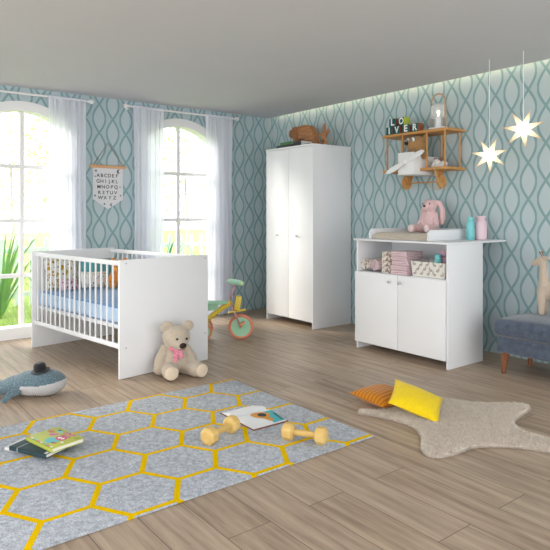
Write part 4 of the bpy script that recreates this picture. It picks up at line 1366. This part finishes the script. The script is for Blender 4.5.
# ------------------------------------------------------------------ open book
root = thing('open_book', 'open book with teal picture page lying on the rug between the dumbbells', 'book', (-2.715, 1.938, RZ + 0.001), R(-1))
root.scale = (0.96, 0.93, 1)
def page_bm(x0, x1, y0, y1, h, flip, lift=0.0):
    bm = bmesh.new(); n = 14
    top, bot = [], []
    for i in range(n + 1):
        u = i / n
        x = x0 + (x1 - x0) * u
        z = 0.006 + h * (math.sin(PI * min(1, u * 1.15) ** 0.55) * 0.7 + (1 - u) * 0.25) + lift * u
        z = max(z, 0.0065)
        top.append((x, z))
    for j, (A, B) in enumerate(zip(top, top[1:])):
        pass
    T0 = [bm.verts.new((x, y0, z)) for x, z in top]; T1 = [bm.verts.new((x, y1, z)) for x, z in top]
    B0 = [bm.verts.new((x, y0, 0.004)) for x, z in top]; B1 = [bm.verts.new((x, y1, 0.004)) for x, z in top]
    for i in range(n):
        for q in ((T0[i], T0[i + 1], T1[i + 1], T1[i]), (B0[i], B1[i], B1[i + 1], B0[i + 1]), (T0[i], B0[i], B0[i + 1], T0[i + 1]), (T1[i], T1[i + 1], B1[i + 1], B1[i])):
            bm.faces.new(q)
    for i in (0, n): bm.faces.new((T0[i], T1[i], B1[i], B0[i]))
    bmesh.ops.recalc_face_normals(bm, faces=bm.faces)
    return bm
PAPER = plain('page_white', (226, 228, 230), 0.6, 0.2, 0.01)
# local x runs across the rug width, pages hinge along y at x=0
b = bmesh.new(); bbox(b, (-0.150, -0.128, 0.0), (0.205, 0.128, 0.004), 0.001); obj('cover', b, plain('brown_cover', (122, 72, 50), 0.6), root)
obj('left_page', page_bm(-0.002, -0.140, -0.120, 0.120, 0.022, False), PAPER, root)
rp = obj('right_page', page_bm(0.002, 0.195, -0.120, 0.120, 0.020, True), PAPER, root)
def page_z(u): return 0.006 + 0.020 * (math.sin(PI * min(1, u * 1.15) ** 0.55) * 0.7 + (1 - u) * 0.25)
def page_patch(poly, off):
    bm = bmesh.new()
    vs = [bm.verts.new((x, y, 0)) for x, y in poly]
    bm.faces.new(vs)
    bmesh.ops.triangulate(bm, faces=bm.faces)
    bmesh.ops.subdivide_edges(bm, edges=bm.edges, cuts=4, use_grid_fill=True)
    for v in bm.verts: v.co.z = max(page_z(min(1, max(0, (v.co.x - 0.002) / 0.193))), 0.0065) + off
    return bm
obj('teal_picture', page_patch([(0.045, 0.035), (0.185, 0.035), (0.185, 0.118), (0.045, 0.118)], 0.0012), plain('print_teal', (78, 170, 178), 0.6), rp)
obj('orange_picture', page_patch([(q[0], q[1]) for q in spline([(0.05, -0.04), (0.03, 0.0), (0.05, 0.05), (0.09, 0.075), (0.12, 0.05), (0.15, 0.06), (0.16, 0.03), (0.12, 0.01), (0.09, -0.03)], 4)], 0.0024), plain('print_orange', (208, 150, 70), 0.6), rp)
obj('dark_picture', page_patch([(q[0], q[1]) for q in spline([(0.065, 0.0), (0.06, 0.03), (0.085, 0.05), (0.105, 0.03), (0.09, 0.0)], 4)], 0.0034), plain('print_navy', (44, 54, 64), 0.6), rp)
bm = bmesh.new()
for k in range(7):
    x = 0.09 + k * 0.0125
    merge(bm, page_patch([(x, 0.098), (x + 0.009, 0.098), (x + 0.008, 0.113 - 0.003 * (k % 2)), (x + 0.001, 0.110)], 0.0026))
obj('printed_marks', bm, plain('print_ink', (30, 60, 70), 0.6), rp)

# ------------------------------------------------------------------ books on the left
def bookat(name, label, corners, z, t, mat, root_cat='book'):
    pass
ZR = RZ + 0.001
root = thing('book', 'plain white book lying at the bottom of the pile on the rug', 'book', (-3.012, 0.866, ZR), R(32), 'books in the pile on the rug')
closed_book(root, 0.245, 0.21, 0.016, plain('white_cover', (222, 222, 222), 0.5))
root = thing('book', 'dark teal notebook with an elastic band in the book pile', 'book', (-2.934, 0.847, ZR + 0.0166), R(117.5), 'books in the pile on the rug')
closed_book(root, 0.165, 0.238, 0.020, plain('notebook_teal', (38, 62, 68), 0.55))
b = bmesh.new(); bbox(b, (-0.0832, 0.062, -0.0002), (0.083, 0.068, 0.0208)); obj('elastic_band', b, plain('band_grey', (150, 160, 162), 0.6), root)
b = bmesh.new(); bbox(b, (-0.076, -0.114, 0.0200), (-0.056, -0.098, 0.0206)); obj('corner_mark', b, plain('mark_white', (220, 224, 224), 0.6), root)
root = thing('book', 'lime green picture book lying on top of the pile on the rug', 'book', (-2.926, 0.912, ZR + 0.0372), R(103), 'books in the pile on the rug')
bw_, bd_, bt_ = 0.170, 0.240, 0.020
cv = closed_book(root, bw_, bd_, bt_, plain('lime_cover', (190, 198, 84), 0.45))
AC = dict(aqua=(110, 200, 206), rose=(212, 92, 130), white=(240, 240, 236), navy=(52, 66, 92), orange=(206, 140, 90), magenta=(216, 110, 176), olive=(150, 158, 70))
def blobshape(col, pts, n=5, z=0.0):
    b = bmesh.new()
    pts = [(p[1] * 0.96, -p[0] * 0.9) for p in pts]
    prism(b, [(q[0], q[1]) for q in spline(pts, n)], bt_ + z * 0.0005, bt_ + 0.0006 + z * 0.0005)
    obj('printed_shape', b, plain('ink_' + col, AC[col], 0.5), cv)
def ell(col, x, y, a, bb, z=0): blobshape(col, [(x + a * math.cos(2 * PI * k / 8), y + bb * math.sin(2 * PI * k / 8)) for k in range(8)], 3, z)
ell('aqua', 0.028, -0.030, 0.042, 0.036); ell('rose', 0.040, 0.012, 0.038, 0.026, 1); ell('white', 0.030, 0.010, 0.012, 0.010, 2); ell('white', 0.055, 0.012, 0.010, 0.009, 2); ell('rose', 0.016, 0.030, 0.008, 0.012, 1)
ell('aqua', -0.05, 0.058, 0.020, 0.010); ell('navy', -0.068, 0.064, 0.012, 0.007, 1); ell('orange', -0.095, 0.030, 0.030, 0.012); ell('magenta', -0.050, 0.010, 0.022, 0.012); ell('magenta', -0.030, 0.026, 0.010, 0.012); ell('orange', 0.07, -0.045, 0.02, 0.01); ell('white', 0.095, -0.015, 0.012, 0.008)
for k in range(8): ell(('magenta', 'white', 'aqua')[k % 3], -0.118 + k * 0.032, -0.079, 0.009, 0.006)
for k in range(4): ell(('magenta', 'rose')[k % 2], -0.005 + k * 0.022, 0.066 + 0.006 * (k % 2), 0.010, 0.009)
for k in range(3): ell(('rose', 'magenta')[k % 2], 0.012 + k * 0.024, 0.045, 0.010, 0.007)
for k in range(3): blobshape('olive', [(0.092, 0.050 + k * 0.010), (0.122, 0.050 + k * 0.010), (0.122, 0.054 + k * 0.010), (0.092, 0.054 + k * 0.010)], 2)

# ------------------------------------------------------------------ outdoors
GZ = -0.10
LAWN = plain('lawn_green', (172, 196, 108), 0.9, 0.1, 0.12, 4)
bm = bmesh.new()
bbox(bm, (-40, -18, GZ - 0.1), (XW - 0.15, 30, GZ))
rnd = random.Random(3)
for k in range(26000):
    x = XW - 0.2 - rnd.random() ** 1.5 * 6.5; y = rnd.uniform(-0.5, 7.5)
    a = rnd.uniform(0, 2 * PI); w = 0.006; l = rnd.uniform(0.03, 0.10)
    v0 = bm.verts.new((x + w * math.cos(a), y + w * math.sin(a), GZ)); v1 = bm.verts.new((x - w * math.cos(a), y - w * math.sin(a), GZ)); v2 = bm.verts.new((x + rnd.uniform(-.03, .03), y + rnd.uniform(-.03, .03), GZ + l))
    bm.faces.new((v0, v1, v2))
o = obj('lawn', bm, LAWN, ang=180); tag(o, 'bright sunlit green lawn outside the windows', 'lawn', kind='stuff')
root = thing('picket_fence', 'white picket fence across the lawn outside the windows', 'fence', (-8.35, 3.5, GZ))
FW = plain('fence_white', (206, 218, 210), 0.6)
for z in (0.07, 0.66):
    obj('rail', bbox(bmesh.new(), (-8.37, -0.8, z - 0.035), (-8.34, 8.0, z + 0.035), 0.004), FW, root, True)
for k in range(46):
    y = -0.75 + k * 0.19
    b = bmesh.new(); prism(b, [(y - 0.035, GZ + 0.02), (y + 0.035, GZ + 0.02), (y + 0.035, 0.80), (y, 0.84), (y - 0.035, 0.80)], 0, 0.02, Matrix.Translation((-8.34, 0, 0)) @ YZ)
    obj('picket', b, FW, root, True)
for k in range(5):
    y = -0.7 + k * 2.1
    obj('post', bbox(bmesh.new(), (-8.44, y - 0.045, GZ), (-8.37, y + 0.045, 0.86), 0.006), FW, root, True)

LEAFA = plain('spiky_leaf', (104, 156, 60), 0.6, 0.3, 0.2, 6)
LEAFB = plain('spiky_leaf_blue', (84, 146, 100), 0.6, 0.3, 0.2, 6)
def spiky(label, x, y, h, n, mat, seed, grp='spiky plants in the garden'):
    rnd = random.Random(seed)
    t = thing('spiky_plant', label, 'plant', (x, y, GZ), 0, grp)
    bm = bmesh.new()
    for k in range(n):
        a = rnd.uniform(0, 2 * PI); lean = rnd.uniform(0.15, 0.9); l = h * rnd.uniform(0.7, 1.1); w = rnd.uniform(0.018, 0.032)
        prev = None
        for i in range(7):
            s = i / 6
            rr = lean * l * s * (0.5 + 0.5 * s); z = l * s * (1 - 0.28 * lean * s * s)
            cx, cy = rr * math.cos(a), rr * math.sin(a)
            ww = w * (1 - s) ** 0.6 * (0.5 + min(1, s * 3) * 0.5)
            v = (bm.verts.new((cx - ww * math.sin(a), cy + ww * math.cos(a), z)), bm.verts.new((cx + ww * math.sin(a), cy - ww * math.cos(a), z)))
            if prev: bm.faces.new((prev[0], prev[1], v[1], v[0]))
            prev = v
    obj('leaves', bm, mat, t, ang=180)
spiky('spiky green plant before the fence, nearest the left picture edge', -7.55, 1.72, 1.20, 40, LEAFA, 1)
spiky('blue green spiky plant before the fence beside the crib corner', -7.60, 2.28, 0.80, 30, LEAFB, 2)
spiky('tall spiky plant low in the left half of the right window', -7.75, 3.92, 0.95, 26, LEAFB, 4)
spiky('tall spiky plant low in the right half of the right window', -7.40, 4.72, 1.20, 30, LEAFA, 5)

TRUNK = plain('pale_trunk', (226, 216, 198), 0.9, 0.1, 0.1, 10)
LEAFT = [plain('leaf_yellow', (226, 220, 130), 0.7, 0.2, 0.12, 3), plain('leaf_olive', (196, 204, 134), 0.7, 0.2, 0.12, 3)]
def tree(label, x, y, h, n, mat, seed, spread=1.3):
    rnd = random.Random(seed)
    t = thing('garden_tree', label, 'tree', (x, y, GZ), 0, 'sparse trees beyond the fence')
    bm = bmesh.new()
    tube(bm, [(0, 0, 0), (0.04, 0.05, h * .3), (-0.02, 0.02, h * .6), (0.05, 0, h)], [0.045, 0.035, 0.025, 0.01], 8)
    tips = []
    for k in range(16):
        z0 = h * rnd.uniform(0.25, 0.95); a = rnd.uniform(0, 2 * PI); l = spread * rnd.uniform(0.6, 1.2)
        p0 = Vector((0, 0, z0)); p1 = p0 + Vector((math.cos(a) * l * .5, math.sin(a) * l * .5, l * .35)); p2 = p0 + Vector((math.cos(a) * l, math.sin(a) * l, l * rnd.uniform(.1, .6)))
        tube(bm, spline([p0, p1, p2], 4, False), 0.012, 5)
        tips += spline([p0, p1, p2], 5, False)[3:]
    obj('trunk', bm, TRUNK, t)
    bm = bmesh.new()
    for k in range(n):
        c = rnd.choice(tips) + Vector((rnd.gauss(0, .16), rnd.gauss(0, .16), rnd.gauss(0, .14)))
        M_ = Matrix.Translation(c) @ Euler((rnd.uniform(0, 6), rnd.uniform(0, 6), rnd.uniform(0, 6))).to_matrix().to_4x4()
        s = rnd.uniform(0.03, 0.055)
        vs = [bm.verts.new(M_ @ Vector(q)) for q in ((-s, 0, 0), (0, -s * .45, 0), (s, 0, 0), (0, s * .45, 0))]
        bm.faces.new(vs)
    obj('foliage', bm, mat, t, ang=180)
tree('sparse yellow leaved tree beyond the fence in the left window', -10.4, 2.5, 3.4, 900, LEAFT[0], 21)
tree('sparse olive leaved tree seen through the right window', -10.6, 5.9, 3.3, 900, LEAFT[1], 22)

# ------------------------------------------------------------------ light
w = bpy.data.worlds.new('daylight'); sc.world = w
w.use_nodes = True
nt = w.node_tree
bg = nt.nodes['Background'] if 'Background' in nt.nodes else nt.nodes.new('ShaderNodeBackground')
bg.inputs['Color'].default_value = (0.965, 0.982, 1.0, 1)
bg.inputs['Strength'].default_value = 2.3
sun = bpy.data.lights.new('sun', 'SUN'); sun.energy = 4.2; sun.angle = R(20); sun.color = (1.0, 0.93, 0.82)
so = bpy.data.objects.new('sun', sun); COL.objects.link(so)
so.rotation_euler = Vector((0.80, 0.60, -0.52)).to_track_quat('-Z', 'Y').to_euler()

sc.view_settings.view_transform = 'Standard'
sc.view_settings.look = 'None'
sc.view_settings.exposure = 0.42
sc.view_settings.gamma = 1.0
